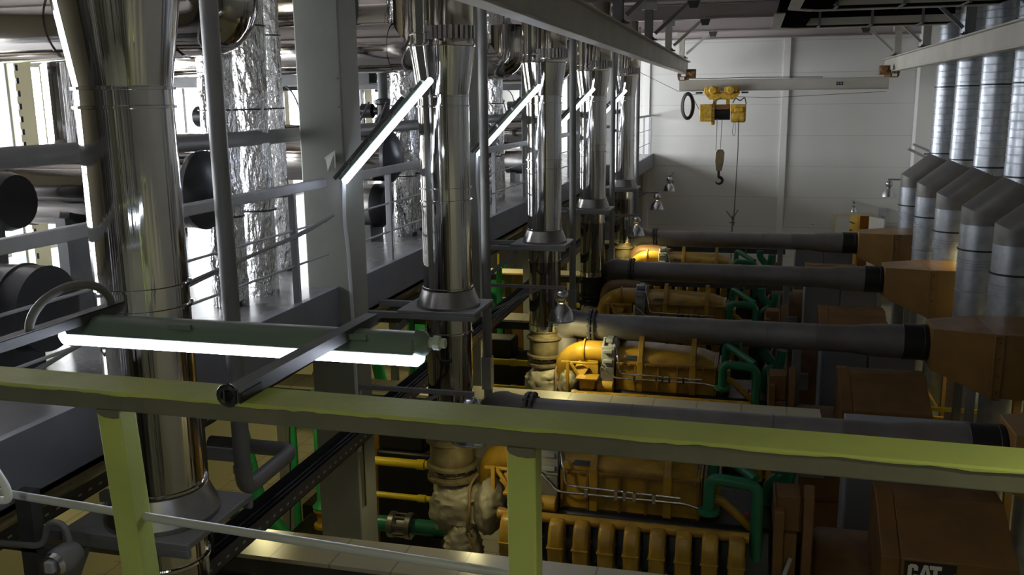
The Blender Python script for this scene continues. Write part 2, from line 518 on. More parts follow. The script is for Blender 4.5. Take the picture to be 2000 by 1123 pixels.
# ------------------------------------------------------------------ chrome exhaust stacks
def make_stack(x, y, zc, zb, label):
    t = thing('exhaust_stack', label, 'exhaust stack', (x, y, 1.95), 'chrome exhaust stacks')
    r, rt = .205, .262
    c = (x, y, 0)
    def ring(z, rr=r):
        return [(rr, z - .008), (rr + .012, z - .006), (rr + .012, z + .006), (rr, z + .008)]
    obj('cladding', MB().lathe([(r, zb + .13), *ring(zb + .16), *ring((zb + zc) / 2 + .02), *ring((zb + zc) / 2 + .12), *ring(zc - .09), *ring(zc - .01), (r, zc)], c, n=64), M['chrome'], t, smooth=30)
    obj('cone', MB().lathe([(r, zc), (rt, zc + .37), (rt + .008, zc + .375), (rt + .008, zc + .39)], c, n=64), M['chrome'], t, smooth=30)
    obj('upper_cladding', MB().lathe([(rt - .01, zc + .385), *ring(zc + .47, rt - .01), (rt - .01, 6.62)], c, n=64), M['chrome'], t, smooth=30)
    br = MB().tube(fillet([(x + .10, y - .10, zc + .42), (x + .12, y - .13, zc + .75), (x + .08, y - .06, 6.6)], .2, 5), .185, 32)
    obj('branch_pipe', br, M['chrome_warm'], t, smooth=30)
    sk = MB()
    for k in range(14):
        a = pi + pi * (k + .5) / 14
        sk.box(x + .11 + .19 * cos(a) - .012, x + .11 + .19 * cos(a) + .012, y - .11 + .19 * sin(a) - .012, y - .11 + .19 * sin(a) + .012, zc + .42, zc + .52)
    obj('branch_collar', sk, M['chrome_dull'], t, smooth=0)
    obj('skirt', MB().lathe([(r, zb + .15), (r + .012, zb + .145), (r + .062, zb + .02), (r + .062, zb)], c, n=48), M['chrome_dull'], t, smooth=20)
    p = obj('support_plate', MB().box(x - .36, x + .31, y - .27, y + .3, zb - .035, zb - .002).box(x - .36, x + .31, y - .27, y - .24, zb - .075, zb - .03).box(x - .36, x + .31, y + .27, y + .3, zb - .075, zb - .03), M['pipe_grey'], t, .006)
    for a_, b_, w_ in (((x - .34, y - .2, zb - .06), (EX - .06, y - .2, zb - .06), .05), ((x - .34, y + .22, zb - .06), (EX - .06, y + .22, zb - .06), .05), ((x - .3, y - .2, zb - .1), (EX - .06, y - .2, zb - .55), .05)):
        obj('bracket_arm', MB().bar(a_, b_, .055, w_), M['pipe_grey'], t)
    obj('lower_cladding', MB().lathe([(r - .012, 2.42), *ring(zb - .22, r - .012), *ring(2.5, r - .012), (r - .012, zb - .03)], c, n=64), M['chrome'], t, smooth=30)
    b = MB().lathe([(.17, 2.36), (.17, 2.425), (.2, 2.43), (.2, 2.42)], c, n=40)
    b.lathe([(.20, 2.32), (.225, 2.325), (.225, 2.345), (.19, 2.36), (.19, 2.37)], c, n=40)
    b.lathe([(.185, 2.13), (.195, 2.16), (.19, 2.2), (.195, 2.32)], c, n=40)
    b.lathe([(.2, 2.09), (.225, 2.095), (.225, 2.12), (.2, 2.13)], c, n=40).bolts((x, y, 2.1), 'z', .21, 14)
    b.lathe([(.17, 2.03), (.165, 2.05), (.175, 2.06), (.165, 2.08), (.17, 2.09)], c, n=40)
    b.lathe([(.2, 1.98), (.222, 1.985), (.222, 2.01), (.2, 2.02)], c, n=40).bolts((x, y, 2.0), 'z', .21, 14)
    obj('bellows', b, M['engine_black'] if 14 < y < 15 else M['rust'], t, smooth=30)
    return t
SX = [-2.69, -2.42, -2.385, -2.40, -2.40]
SL = ['wide chrome exhaust stack in the left foreground, nearest the camera', 'chrome exhaust stack just right of the wide grey steel column',
      'third chrome exhaust stack counted from the camera, beyond the second lit tube lamp', 'fourth chrome exhaust stack counted from the camera, black below its support plate', 'farthest chrome exhaust stack, smallest and next to the white back wall']
for i in range(5):
    make_stack(SX[i], 3.6 + 3.6 * i, 5.25 if i else 5.28, 3.52 if i else 3.265, SL[i])

# ------------------------------------------------------------------ gallery: foil-wrapped pipes
def foil_pipe(x, y, r, seed, label):
    t = thing('foil_wrapped_pipe', label, 'insulated pipe', (x, y, GZ), 'foil wrapped vertical pipes on the gallery')
    m = MB(); n = 28; L = 46
    base = 0
    for j in range(L + 1):
        z = GZ + (6.66 - GZ) * j / L
        for k in range(n):
            a = 2 * pi * k / n
            q = Vector((cos(a) * 1.3 + seed, sin(a) * 1.3, z * 1.6))
            rr = r * (1 + .16 * noise.noise(q) + .10 * noise.noise(q * 3.1))
            if abs((z * 1.4 + seed) % 1 - .5) < .035:
                rr *= .95
            m.v.append(Vector((x + rr * cos(a), y + rr * sin(a), z)))
    for j in range(L):
        for k in range(n):
            k2 = (k + 1) % n
            m.f.append((j * n + k, j * n + k2, (j + 1) * n + k2, (j + 1) * n + k))
    m.f.append(tuple(range(n))[::-1]); m.f.append(tuple(L * n + k for k in range(n)))
    obj('foil_wrap', m, M['foil'], t, smooth=25)
    obj('pipe_foot', MB().lathe([(r * .93, GZ), (r * .93, GZ + .04)], (x, y, 0), n=24), M['dark_steel'], t)
    for z in (4.4, 5.15, 5.75):
        obj('tie_wire', MB().lathe([(r * 1.07, z), (r * 1.09, z + .003), (r * 1.09, z + .009), (r * 1.07, z + .012)], (x, y, 0), n=24), M['dark_steel'], t)
    return t
FW = ['before the second chrome stack', 'beyond the wide grey column', 'beyond the third chrome stack', 'beyond the fourth chrome stack']
BAY = ['nearest bay', 'second bay', 'third bay', 'farthest bay']
for k in range(4):
    yo = 3.6 * k
    for (x, y, r, nm) in ((-3.66, 5.90, .125, 'front left'), (-3.64, 6.30, .14, 'middle, widest'), (-4.0, 7.27, .11, 'rear right')):
        if k and nm.startswith('middle'):
            x -= .1
        foil_pipe(x, y + yo, r, k * 7.3 + x * 3 + y, 'crinkled foil pipe, %s of three in the gallery %s' % (nm, BAY[k]))

# ------------------------------------------------------------------ gallery: chrome ducts and drums
def ringed(x0, x1, y, z, r, rings, n=48):
    p = [(r, x0)]
    for q in rings:
        p += [(r, q - .006), (r + .01, q - .005), (r + .01, q + .005), (r, q + .006)]
    p.append((r, x1))
    return MB().lathe(p, (0, y, z), 'x', n)
DB = ['nearest gallery bay, behind the wide stack', 'second gallery bay, behind the wide column', 'third gallery bay', 'fourth gallery bay']
for k in range(5):
    y = 5.4 + 3.6 * k
    if k < 4:
        t = thing('exhaust_duct', 'horizontal chrome duct in the ' + DB[k], 'duct', (-4.6, y, 5.46), 'horizontal chrome ducts over the gallery')
        obj('cladding', ringed(-6.99, -3.52, y, 5.73, .245, (-5.6, -5.48, -5.36, -4.4)), M['chrome_round'], t, smooth=30)
        obj('elbow_end', MB().tube(fillet([(-3.53, y, 5.73), (-3.28, y, 5.73), (-3.28, y, 6.2)], .22, 8), .235, 40), M['chrome_round'], t, smooth=30)
        obj('hanger', MB().bar((-4.2, y, 5.95), (-4.2, y, ZC), .05, .02), M['dark_steel'], t)
        obj('hanger', MB().bar((-5.9, y, 5.95), (-5.9, y, ZC), .05, .02), M['dark_steel'], t)
        ys_ = y + .66
        t = thing('silencer', 'large silencer drum with black end flange in the ' + DB[k], 'silencer', (-5.4, ys_, 5.9), 'silencers under the gallery roof')
        obj('body', ringed(-6.99, -4.5, ys_, 6.26, .36, (-6, -5.2)), M['chrome_warm'], t, smooth=30)
        obj('end_flange', MB().lathe([(.39, -4.52), (.41, -4.5), (.41, -4.40), (.36, -4.38), (.33, -4.33)], (0, ys_, 6.26), 'x', 48), M['black'], t, smooth=30)
        t = thing('heat_recovery_drum', 'chrome drum lying on cradles in the ' + DB[k], 'drum', (-5, y, GZ), 'chrome drums on the gallery floor')
        obj('shell', ringed(-6.7, -3.62 + (.12 if k == 0 else 0), y, 4.64, .25, (-6.2, -5.6, -5.0, -4.85, -4.2)), M['chrome_round'], t, smooth=30)
        obj('cradle', MB().box(-6.3, -6.22, y - .22, y + .22, GZ, 4.46), M['dark_steel'], t)
        obj('cradle', MB().box(-4.5, -4.42, y - .22, y + .22, GZ, 4.46), M['dark_steel'], t)
        obj('lagging_end', MB().lathe([(.255, -3.64 + (.12 if k == 0 else 0)), (.26, -3.60 + (.12 if k == 0 else 0)), (.2, -3.55 + (.12 if k == 0 else 0)), (.05, -3.53 + (.12 if k == 0 else 0))], (0, y, 4.64), 'x', 40), M['drum_dark'], t, smooth=40)
        if k:
            t = thing('valve_drum', 'short black ended drum in the ' + DB[k], 'drum', (-4.0, y + .12, GZ), 'short black drums on the gallery floor')
            obj('shell', MB().lathe([(.215, -4.3), (.225, -4.28), (.225, -3.82)], (0, y + .12, 4.12), 'x', 40), M['chrome_dull'], t)
            obj('end_cap', MB().lathe([(.235, -3.84), (.235, -3.78), (.19, -3.72), (.06, -3.69)], (0, y + .12, 4.12), 'x', 40), M['black'], t)
            obj('foot', MB().box(-4.2, -4.1, y - .05, y + .29, GZ, 3.93).box(-3.95, -3.85, y - .05, y + .29, GZ, 3.93), M['dark_steel'], t)
            t = thing('cable_tray', 'dark hung cable tray in the ' + DB[k], 'cable tray', (-5, y + .4, 5.38), 'cable trays over the gallery')
            obj('tray', MB().box(-6.9, -3.95, y + .30, y + .52, 5.38, 5.40).box(-6.9, -3.95, y + .30, y + .315, 5.40, 5.54).box(-6.9, -3.95, y + .505, y + .52, 5.40, 5.54), M['dark_steel'], t)
            obj('drop_rod', MB().bar((-4.4, y + .41, 5.39), (-4.4, y + .41, ZC), .03, .03), M['dark_steel'], t)
            obj('drop_rod', MB().bar((-5.8, y + .41, 5.39), (-5.8, y + .41, ZC), .03, .03), M['dark_steel'], t)
            cb = MB()
            for q in range(4):
                cb.tube(fillet([(-6.8, y + .34 + .04 * q, 5.42), (-4.9 + .2 * q, y + .34 + .04 * q, 5.42), (-4.7 + .2 * q, y + .34 + .04 * q, 4.9 - .1 * q), (-4.4 + .2 * q, y + .4, 5.2)], .2, 5), .01, 6)
            obj('cables', cb, M['cable'], t)
        # upright steel pipes near the windows
        for q, (px, py, pr) in enumerate(((-6.1, y + .9, .09), (-5.6, y + 1.25, .13), (-6.3, y + 1.75, .11))):
            if k == 0 and q != 1:
                continue
            tag(obj('riser_pipe', MB().lathe([(pr, GZ), (pr, 4.5), (pr + .01, 4.51), (pr + .01, 4.52), (pr, 4.53), (pr, 6.66)], (px, py, 0), n=28), M['chrome'], None, 0, 30),
                '%s polished riser pipe in the %s' % (('slim', 'wide', 'rear')[q], DB[k]), 'pipe', 'riser pipes by the windows')
        # valve with actuator
        vx, vy = -4.45, y + 1.9
        t = thing('control_valve', 'black control valve with actuator in the ' + DB[k], 'valve', (vx, vy, GZ), 'control valves on the gallery')
        obj('pipe', MB().lathe([(.06, GZ), (.06, 5.95)], (vx, vy, 0), n=20), M['dark_steel'], t)
        obj('body', MB().lathe([(.1, 4.95), (.12, 4.97), (.12, 5.0), (.085, 5.02), (.085, 5.16), (.12, 5.18), (.12, 5.22), (.06, 5.24)], (vx, vy, 0), n=24), M['black'], t)
        obj('actuator', MB().lathe([(.07, -.30), (.09, -.28), (.09, -.14), (.05, -.12), (.05, 0)], (vx, vy, 5.09), 'x', 24), M['black'], t)
        obj('handle', MB().bar((vx, vy - .1, 5.05), (vx - .12, vy - .25, 4.8), .025, .025), M['dark_steel'], t)
    # panel of pale wall furniture between windows
tag(obj('pipe_rail', MB().lathe([(.055, -2.5), (.055, 20.4)], (-3.54, 0, 4.95), 'y', 24), M['pipe_grey']), 'long dark grey pipe running along the gallery behind the columns', 'pipe')
t = thing('near_drum', 'dark blue grey drum at the left edge behind the wide chrome stack', 'drum', (-4.4, 4.1, GZ))
obj('shell', ringed(-6.2, -3.66, 4.1, 4.12, .235, (-4.2, -3.8)), M['drum_dark'], t, smooth=30)
obj('cradle', MB().box(-5.4, -5.3, 3.9, 4.3, GZ, 4.0), M['dark_steel'], t)
obj('cradle', MB().box(-4.0, -3.9, 3.9, 4.3, GZ, 4.0), M['dark_steel'], t)
t = thing('lagged_valve_box', 'black lagged valve cover above the dark drum at the left edge', 'valve cover', (-4.4, 4.75, 4.5))
obj('cover', MB().lathe([(.12, -5.0), (.15, -4.96), (.185, -4.45), (.165, -4.38)], (0, 4.75, 4.62), 'x', 24), M['engine_black'], t)
obj('seam', MB().lathe([(.176, -4.64), (.183, -4.635), (.183, -4.625), (.176, -4.62)], (0, 4.75, 4.62), 'x', 24), M['dark_steel'], t)
obj('stand', MB().box(-4.62, -4.54, 4.71, 4.79, GZ, 4.5), M['dark_steel'], t)
t = thing('marked_pillar', 'cream pillar with dark hazard edge by the window at far left', 'pillar', (-6.2, 7.0, GZ))
obj('shaft', MB().box(-6.45, -6.2, 6.85, 7.05, GZ, 6.66), M['hazard'], t)
obj('grey_strip', MB().box(-6.36, -6.28, 6.83, 6.85, GZ, 6.66), M['cab'], t, smooth=0)
hz = MB()
for q in range(26):
    hz.box(-6.20, -6.185, 6.85, 6.88, GZ + .1 + q * .11, GZ + .15 + q * .11)
obj('hazard_marks', hz, M['black'], t, smooth=0)

# ------------------------------------------------------------------ gallery railing, in lengths between the columns
RL = ['grey gallery railing left of the wide chrome stack', 'grey gallery railing between the wide grey column and the second chrome stack',
      'grey gallery railing between the second and third chrome stacks', 'grey gallery railing between the third and fourth chrome stacks', 'grey gallery railing beyond the fourth chrome stack']
spans = [(-2.8, 6.58)] + [(6.96 + 3.6 * k, 10.18 + 3.6 * k) for k in range(4)]
for k, (a, b) in enumerate(spans):
    t = thing('gallery_railing', RL[k], 'railing', (-3.2, (a + b) / 2, GZ), 'gallery railings')
    obj('top_rail', MB().box(-3.235, -3.175, a, b, 4.555, 4.625), M['rail_grey'], t, .008)
    ps = [y for y in [6.04 + 1.8 * j for j in range(-4, 12)] if a + .15 < y < b]
    if k:
        ps = [a + .92, a + 2.75]
    for y in ps:
        obj('post', MB().box(-3.225, -3.175, y - .02, y + .02, GZ, 4.555), M['rail_grey'], t, .004)
    for z in (4.03, 4.29):
        obj('rod', MB().lathe([(.009, a), (.009, b)], (-3.2, 0, z), 'y', 10), M['rail_grey'], t)
t = thing('landing_railing', 'pale railing of the landing against the white back wall', 'railing', (-2.6, 22.8, GZ))
obj('top_rail', MB().box(-2.64, -2.60, 20.6, 24.95, 4.74, 4.79), M['rail_grey'], t)
for y in (20.65, 22.0, 23.4, 24.85):
    obj('post', MB().box(-2.64, -2.60, y - .02, y + .02, GZ, 4.74), M['rail_grey'], t)
for z in (4.05, 4.4):
    obj('rod', MB().lathe([(.008, 20.6), (.008, 24.9)], (-2.62, 0, z), 'y', 8), M['rail_grey'], t)
# cable lying along the first railing
cb = MB()
for q in range(2):
    cb.tube(fillet([(-3.165 + .01 * q, 3.4, 4.0), (-3.16, 4.4, 4.14 + .02 * q), (-3.165, 5.2, 4.2 + .012 * q), (-3.165, 6.1, 4.27 - .02 * q), (-3.13, 6.56, 4.34)], .5, 5), .011, 8)
tag(obj('loose_cable', cb, M['pipe_grey']), 'pair of grey cables strung along the gallery railing toward the wide column', 'cable')

# ------------------------------------------------------------------ drain pipes
def drain(x, y, ztop, label, full=False):
    t = thing('drain_pipe', label, 'pipe', (x, y, 2.8 if full else 2.2), 'vertical grey pipes in front of the gallery')
    if full:
        obj('pipe', MB().tube(fillet([(x, y, ztop), (x, y, 2.90), (x + .005, y + .62, 2.92), (x - .62, y + .62, 2.92)], .11, 8), .05, 24), M['pipe_grey'], t)
        obj('coupling', MB().lathe([(.056, 3.02), (.056, 3.06)], (x, y, 0), n=24), M['pipe_grey'], t)
        obj('bracket', MB().box(x - .26, x + .02, y - .01, y + .01, 3.08, 3.16), M['grey_steel'], t)
    else:
        obj('pipe', MB().lathe([(.047, 1.9), (.047, ztop)], (x, y, 0), n=20), M['pipe_grey'], t)
        obj('junction_box', MB().box(x - .05, x + .05, y - .08, y + .05, 2.2, 2.55), M['grey_steel'], t, .005)
        obj('foot_clamp', MB().box(x - .07, x + .07, y - .07, y + .07, 1.9, 1.96), M['dark_steel'], t)
    return t
drain(-2.9, 4.66, 6.66, 'thick grey drain pipe with elbow right of the wide foreground stack', True)
DP = [(-2.62, 9.05), (-2.40, 12.7), (-2.39, 16.45), (-2.37, 19.9)]
for k, (x, y) in enumerate(DP):
    drain(x, y, 6.66, ['slim grey vertical pipe between the second and third chrome stacks', 'slim grey vertical pipe left of the fourth chrome stack',
        'slim grey vertical pipe left of the farthest chrome stack', 'slim grey vertical pipe right of the farthest stack, before the white wall'][k])

# ------------------------------------------------------------------ tube lamps on the columns
for k in range(4):
    y = 6.72 + 3.6 * k
    x0, z0, x1, z1 = -3.0, 4.60, -2.27, 5.36
    y -= .22
    t = thing('tube_lamp', ['largest lit slanted tube lamp, between the wide grey column and second chrome stack',
        'lit slanted tube lamp in front of the third chrome stack', 'lit slanted tube lamp in front of the fourth chrome stack',
        'lit slanted tube lamp in front of the farthest chrome stack, smallest'][k], 'lamp', (x0, y, z0), 'slanted tube lamps on the gallery')
    d = Vector((x1 - x0, 0, z1 - z0)).normalized()
    n = Vector((-d.z, 0, d.x))
    A, B = Vector((x0, y, z0)), Vector((x1, y, z1))
    obj('diffuser', MB().tube([A, A + d * .012, B - d * .012, B], [.014, .024, .024, .014], 16), M['tube'], t)
    h = n * .038 + Vector((0, .012, 0))
    obj('body', MB().bar(A + h - d * .0, B + h - d * .06, .07, .035, n), M['lamp_body'], t, .008)
    for f in (.15, .38, .62, .85):
        p = A + (B - A) * f + n * .05
        obj('clip', MB().bar(p - d * .012, p + d * .012, .078, .03, n), M['silver'], t, smooth=0)
    obj('arm', MB().bar(A + n * .072 - d * .03, B + n * .072 - d * .25, .025, .03, n), M['dark_steel'], t)

# ------------------------------------------------------------------ foreground guard rail
t = thing('guard_rail', 'yellow green painted steel guard rail crossing the foreground', 'railing', (-.4, 1.62, GZ))
def ry(x):
    return 1.632 - .0207 * x
RX0, RX1 = -2.35, 1.05
rl = MB().hexa([(RX0, ry(RX0) - .054, 4.558), (RX1, ry(RX1) - .05, 4.558), (RX1, ry(RX1) + .05, 4.558), (RX0, ry(RX0) + .054, 4.558),
                (RX0, ry(RX0) - .054, 4.60), (RX1, ry(RX1) - .05, 4.60), (RX1, ry(RX1) + .05, 4.60), (RX0, ry(RX0) + .054, 4.60)])
tr_ = obj('top_rail', rl, M['rail_bare'], t, .004)
pc = MB()
N = 170
for i in range(N + 1):
    x = RX0 + (RX1 - RX0) * i / N
    dz = .0045 + .0035 * noise.noise(Vector((x * 9, 0, 0))) + .003 * noise.noise(Vector((x * 34, 3, 0)))
    yf, yb = ry(x) - .0555, ry(x) + .0555
    pc.v += [Vector(p) for p in ((x, yf, 4.6015 - dz - .002), (x, yf, 4.598), (x, yf + .004, 4.6018), (x, yb - .004, 4.6018), (x, yb, 4.598), (x, yb, 4.59))]
for i in range(N):
    for q in range(5):
        A = i * 6 + q
        pc.f.append((A, A + 6, A + 7, A + 1))
obj('top_paint', pc, M['rail_green'], tr_, smooth=0)
for (xt, xb) in ((-1.315, -1.268), (-.398, -.396), (.535, .535)):
    y = ry(xt) - .026
    p = MB().hexa([(xb - .028, y - .028, GZ), (xb + .028, y - .028, GZ), (xb + .028, y + .028, GZ), (xb - .028, y + .028, GZ),
                   (xt - .028, y - .028, 4.558), (xt + .028, y - .028, 4.558), (xt + .028, y + .028, 4.558), (xt - .028, y + .028, 4.558)])
    obj('post', p, M['rail_green'], t, .004)
    obj('weld_patch', MB().prism([(xt - .0275, 4.556), (xt - .022, 4.548), (xt - .008, 4.543), (xt + .012, 4.541), (xt + .0275, 4.543), (xt + .0275, 4.560), (xt - .0275, 4.560)], 'y', y - .0295, y - .02), M['rail_bare'], t, .001)
obj('rod', MB().tube([(RX0, ry(RX0) - .02, 4.345), (-1.3, ry(-1.3) - .02, 4.305), (RX1, ry(RX1) - .02, 4.235)], .0095, 14), M['rail_grey'], t)
hs = MB().tube(fillet([(-1.68, 1.585, 4.55), (-1.605, 1.58, 4.41), (-1.578, 1.58, 4.37), (-1.575, 1.58, 4.338), (-1.60, 1.58, 4.335)], .03, 5), .009, 12)
tag(obj('flexible_hose', hs, M['cable_white']), 'white corrugated flexible hose hanging at the left edge of the foreground rail', 'hose')

# foreground lamp on two strut arms
def strut(m, p, q, w=.036, h=.028):
    p, q = Vector(p), Vector(q)
    m.bar(p, q, w, .004)
    r = (q - p).normalized().cross(Vector((0, 0, 1))) * (w / 2 - .002)
    m.bar(p + r - Vector((0, 0, h / 2)), q + r - Vector((0, 0, h / 2)), .004, h)
    m.bar(p - r - Vector((0, 0, h / 2)), q - r - Vector((0, 0, h / 2)), .004, h)
    return m
t = thing('rail_lamp', 'long lit tube lamp held out over the foreground guard rail by two strut arms', 'lamp', (-1.35, 2.2, 4.5))
LY = 2.165
obj('strut_arm', strut(MB(), (-1.80, 1.58, 4.628), (-1.80, 2.30, 4.628)), M['dark_steel'], t)
obj('strut_arm', strut(MB(), (-1.005, 1.59, 4.632), (-1.005, 2.32, 4.622)), M['dark_steel'], t)
cl = MB().box(-1.03, -.985, 1.60, 1.68, 4.60, 4.622).tube(arc((-1.015, 1.595, 4.618), .018, 0, 2 * pi, 'xz', 14), .007, 8)
obj('clamp', cl, M['black'], t)
obj('diffuser', MB().tube([(-1.90, LY, 4.553), (-1.885, LY, 4.553), (-.815, LY, 4.553), (-.80, LY, 4.553)], [.014, .026, .026, .014], 18), M['tube'], t)
pf = [(-.042, 0), (-.046, .012), (-.036, .040), (-.018, .052), (.018, .052), (.036, .040), (.046, .012), (.042, 0)]
obj('body', MB().prism([(LY + .01 + a, 4.562 + b) for a, b in pf], 'x', -1.86, -.815), M['lamp_body'], t, .006)
obj('end_cap', MB().lathe([(.038, -.82), (.034, -.80), (.02, -.785)], (0, LY + .01, 4.585), 'x', 20), M['lamp_body'], t)
obj('cable_gland', MB().lathe([(.014, -.79), (.014, -.775), (.019, -.773), (.019, -.757), (.013, -.752), (.013, -.742)], (0, LY + .01, 4.59), 'x', 10), M['gland'], t, smooth=20)
for xc in (-1.485, -.975):
    obj('clip', MB().box(xc - .035, xc + .035, LY - .04, LY - .032, 4.60, 4.614), M['lamp_body'], t)
lp = MB().tube([(-1.80, 2.10 + .16 * cos(a), 4.628 + .085 * sin(a)) for a in [pi * q / 16 for q in range(17)]], .012, 12)
obj('cable_loop', lp, M['pipe_grey'], t)

# ------------------------------------------------------------------ generator sets
def blob(c, r, seed, amp=.1, nu=56, nv=36, ex=1.0):
    m = MB(); c = Vector(c)
    for j in range(nv + 1):
        ph = pi * j / nv
        for k in range(nu):
            a = 2 * pi * k / nu
            d = Vector((sin(ph) * cos(a), sin(ph) * sin(a), cos(ph)))
            d = Vector(tuple(math.copysign(abs(q) ** ex, q) for q in d))
            f = 1 + amp * noise.noise(d * 1.7 + Vector((seed, 0, 0))) + amp * .5 * noise.noise(Vector((d.x * 3, d.y * 3, d.z * 9 + seed))) + amp * .9 * abs(noise.noise(Vector((d.x * 3, d.y * 3 + seed, d.z * 5)))) - amp * .5 * abs(noise.noise(d * 9 + Vector((0, seed, 0))))
            m.v.append(c + Vector((d.x * r[0], d.y * r[1], d.z * r[2])) * f)
    for j in range(nv):
        for k in range(nu):
            k2 = (k + 1) % nu
            m.f.append((j * nu + k, j * nu + k2, (j + 1) * nu + k2, (j + 1) * nu + k))
    return m

def make_genset(Y, ty=0., logo=False):
    y0 = Y
    t = thing('generator_set', 'yellow gas engine generator set', 'generator', (-.2, Y, 0), 'yellow engine generator sets')
    def yy(v): return Y + v
    obj('skid', MB().box(-2.5, 2.3, yy(-.55), yy(-.43), .02, .30).box(-2.5, 2.3, yy(.43), yy(.55), .02, .30).box(-2.4, -2.2, yy(-.5), yy(.5), .02, .28).box(-.3, -.1, yy(-.5), yy(.5), .02, .28).box(2.0, 2.2, yy(-.5), yy(.5), .02, .28), M['engine_black'], t, .01)
    blk = MB().prism([(yy(-.38), .30), (yy(.38), .30), (yy(.42), 1.0), (yy(.62), 1.45), (yy(.40), 1.82), (yy(-.40), 1.82), (yy(-.62), 1.45), (yy(-.42), 1.0)], 'x', -1.85, .28)
    obj('engine_block', blk, M['engine_black'], t, .03)
    cv = MB()
    for k in range(10):
        x = -1.74 + .194 * k
        cv.box(x - .07, x + .07, yy(-.5), yy(-.40), .7, .95)
    obj('crankcase_cover', cv, M['engine_black'], t, .02)
    # rocker covers: rounded housings leaning out along the near bank
    prof = [(-.60, 1.46), (-.80, 1.46), (-.815, 1.66), (-.79, 1.78), (-.73, 1.86), (-.65, 1.87), (-.60, 1.81)]
    for k in range(10):
        x = -1.815 + .2027 * k
        rc = obj('rocker_cover', MB().prism([(yy(a), b) for a, b in prof], 'x', x - .062, x + .062), M['yellow'], t, .028, seg=3)
        obj('joint', MB().box(x - .068, x + .068, yy(-.825), yy(-.62), 1.668, 1.678), M['yellow'], rc, .003)
        obj('base_lug', MB().box(x - .08, x + .08, yy(-.79), yy(-.60), 1.44, 1.475), M['yellow'], rc, .01)
    obj('fuel_rail', MB().lathe([(.042, -1.95), (.05, -1.94), (.05, -1.90), (.042, -1.88), (.042, .10)], (0, yy(-.54), 1.80), 'x', 20), M['yellow'], t)
    for k in range(10):
        x = -1.815 + .2027 * k
        obj('rail_branch', MB().tube([(x, yy(-.54), 1.80), (x, yy(-.64), 1.79)], .03, 12), M['yellow'], t)
    # charge air cooler housing
    ac = MB().box(-1.45, -.30, yy(-.33), yy(.33), 1.77, 2.16)
    obj('cooler_case', ac, M['yellow'], t, .01)
    pn = MB()
    for x in (-1.44, -1.225, -.955, -.735, -.56, -.31):
        pn.box(x - .012, x + .012, yy(-.355), yy(-.33), 1.77, 2.15)
    for z in (1.77, 2.135):
        pn.box(-1.45, -.30, yy(-.36), yy(-.33), z, z + .025)
    for i in range(12):
        pn.box(-1.40 + .095 * i, -1.375 + .095 * i, yy(-.365), yy(-.355), 2.125, 2.15)
    obj('panel_frame', pn, M['orange_brown'], t, .003)
    tp = MB()
    secs = [(-1.45, .33, .135), (-1.2, .33, .14), (-.95, .33, .125), (-.62, .33, .105), (-.46, .31, .085), (-.33, .27, .035)]
    n = 14
    for x, w, h in secs:
        for k in range(n + 1):
            a = pi * k / n
            tp.v.append(Vector((x, yy(-w * math.copysign(abs(cos(a)) ** .7, cos(a))), 2.16 + h * abs(sin(a)) ** .75)))
    for i in range(len(secs) - 1):
        for k in range(n):
            A = i * (n + 1)
            tp.f.append((A + k, A + k + 1, A + n + 2 + k, A + n + 1 + k))
        tp.f.append((i * (n + 1), (i + 1) * (n + 1), (i + 1) * (n + 1) + n, i * (n + 1) + n))
    tp.f.append(tuple(range(n + 1))[::-1]); tp.f.append(tuple((len(secs) - 1) * (n + 1) + k for k in range(n + 1)))
    obj('plenum_cover', tp, M['yellow'], t, smooth=40)
    obj('name_plate', MB().add([(-1.36, yy(-.335), 2.20), (-1.20, yy(-.335), 2.20), (-1.18, yy(-.30), 2.235), (-1.33, yy(-.30), 2.235), (-1.36, yy(-.345), 2.205), (-1.20, yy(-.345), 2.205), (-1.18, yy(-.312), 2.24), (-1.33, yy(-.312), 2.24)],
        [(0, 1, 2, 3), (4, 5, 6, 7), (0, 1, 5, 4), (1, 2, 6, 5), (2, 3, 7, 6), (3, 0, 4, 7)]), M['glass_dark'], t, smooth=0)
    for x in (-1.17, -.56):
        lg = MB().box(x - .035, x + .035, yy(-.37), yy(-.335), 1.79, 2.18)
        lg.prism([(yy(-.37), 2.18), (yy(-.335), 2.14), (yy(-.12), 2.28), (yy(-.12), 2.44), (yy(-.16), 2.44), (yy(-.30), 2.32)], 'x', x - .03, x + .03)
        obj('lifting_bracket', lg, M['yellow'], t, .005)
    # end cover with ribs, right of the plenum
    rb = MB()
    for i in range(4):
        rb.box(-.30 + .03 * i, -.285 + .03 * i, yy(-.31 + .02 * i), yy(.31 - .02 * i), 1.80, 2.17 - .03 * i)
    rb.box(-.3, -.14, yy(-.25), yy(.25), 1.84, 2.1)
    obj('end_cover', rb, M['yellow'], t, .004)
    # bright conduits
    for q, z in enumerate((1.985, 2.02)):
        yq = -.42 + .02 * q
        if q == 0:
            pts = [(-1.62, yy(yq + .04), 2.13), (-1.46, yy(yq), z), (-.42, yy(yq), z), (-.26, yy(yq - .05), z - .02)]
        else:
            pts = [(-1.62, yy(-.2), 2.41), (-1.50, yy(-.22), 2.41), (-1.42, yy(yq), 2.20), (-1.40, yy(yq), z + .02), (-.45, yy(yq), z)]
        obj('conduit', MB().tube(fillet(pts, .05, 4), .011, 10), M['silver'], t)
    for x in (-1.22, -.97, -.9, -.82, -.66):
        obj('conduit_clip', MB().box(x - .015, x + .015, yy(-.445), yy(-.39), 1.965, 2.04), M['silver'], t, .003)
    # throttle body, intake elbow
    th = MB().lathe([(.15, -1.63), (.17, -1.625), (.17, -1.60), (.13, -1.59), (.13, -1.51), (.17, -1.50), (.17, -1.465), (.14, -1.45)], (0, yy(-.16), 2.235), 'x', 28)
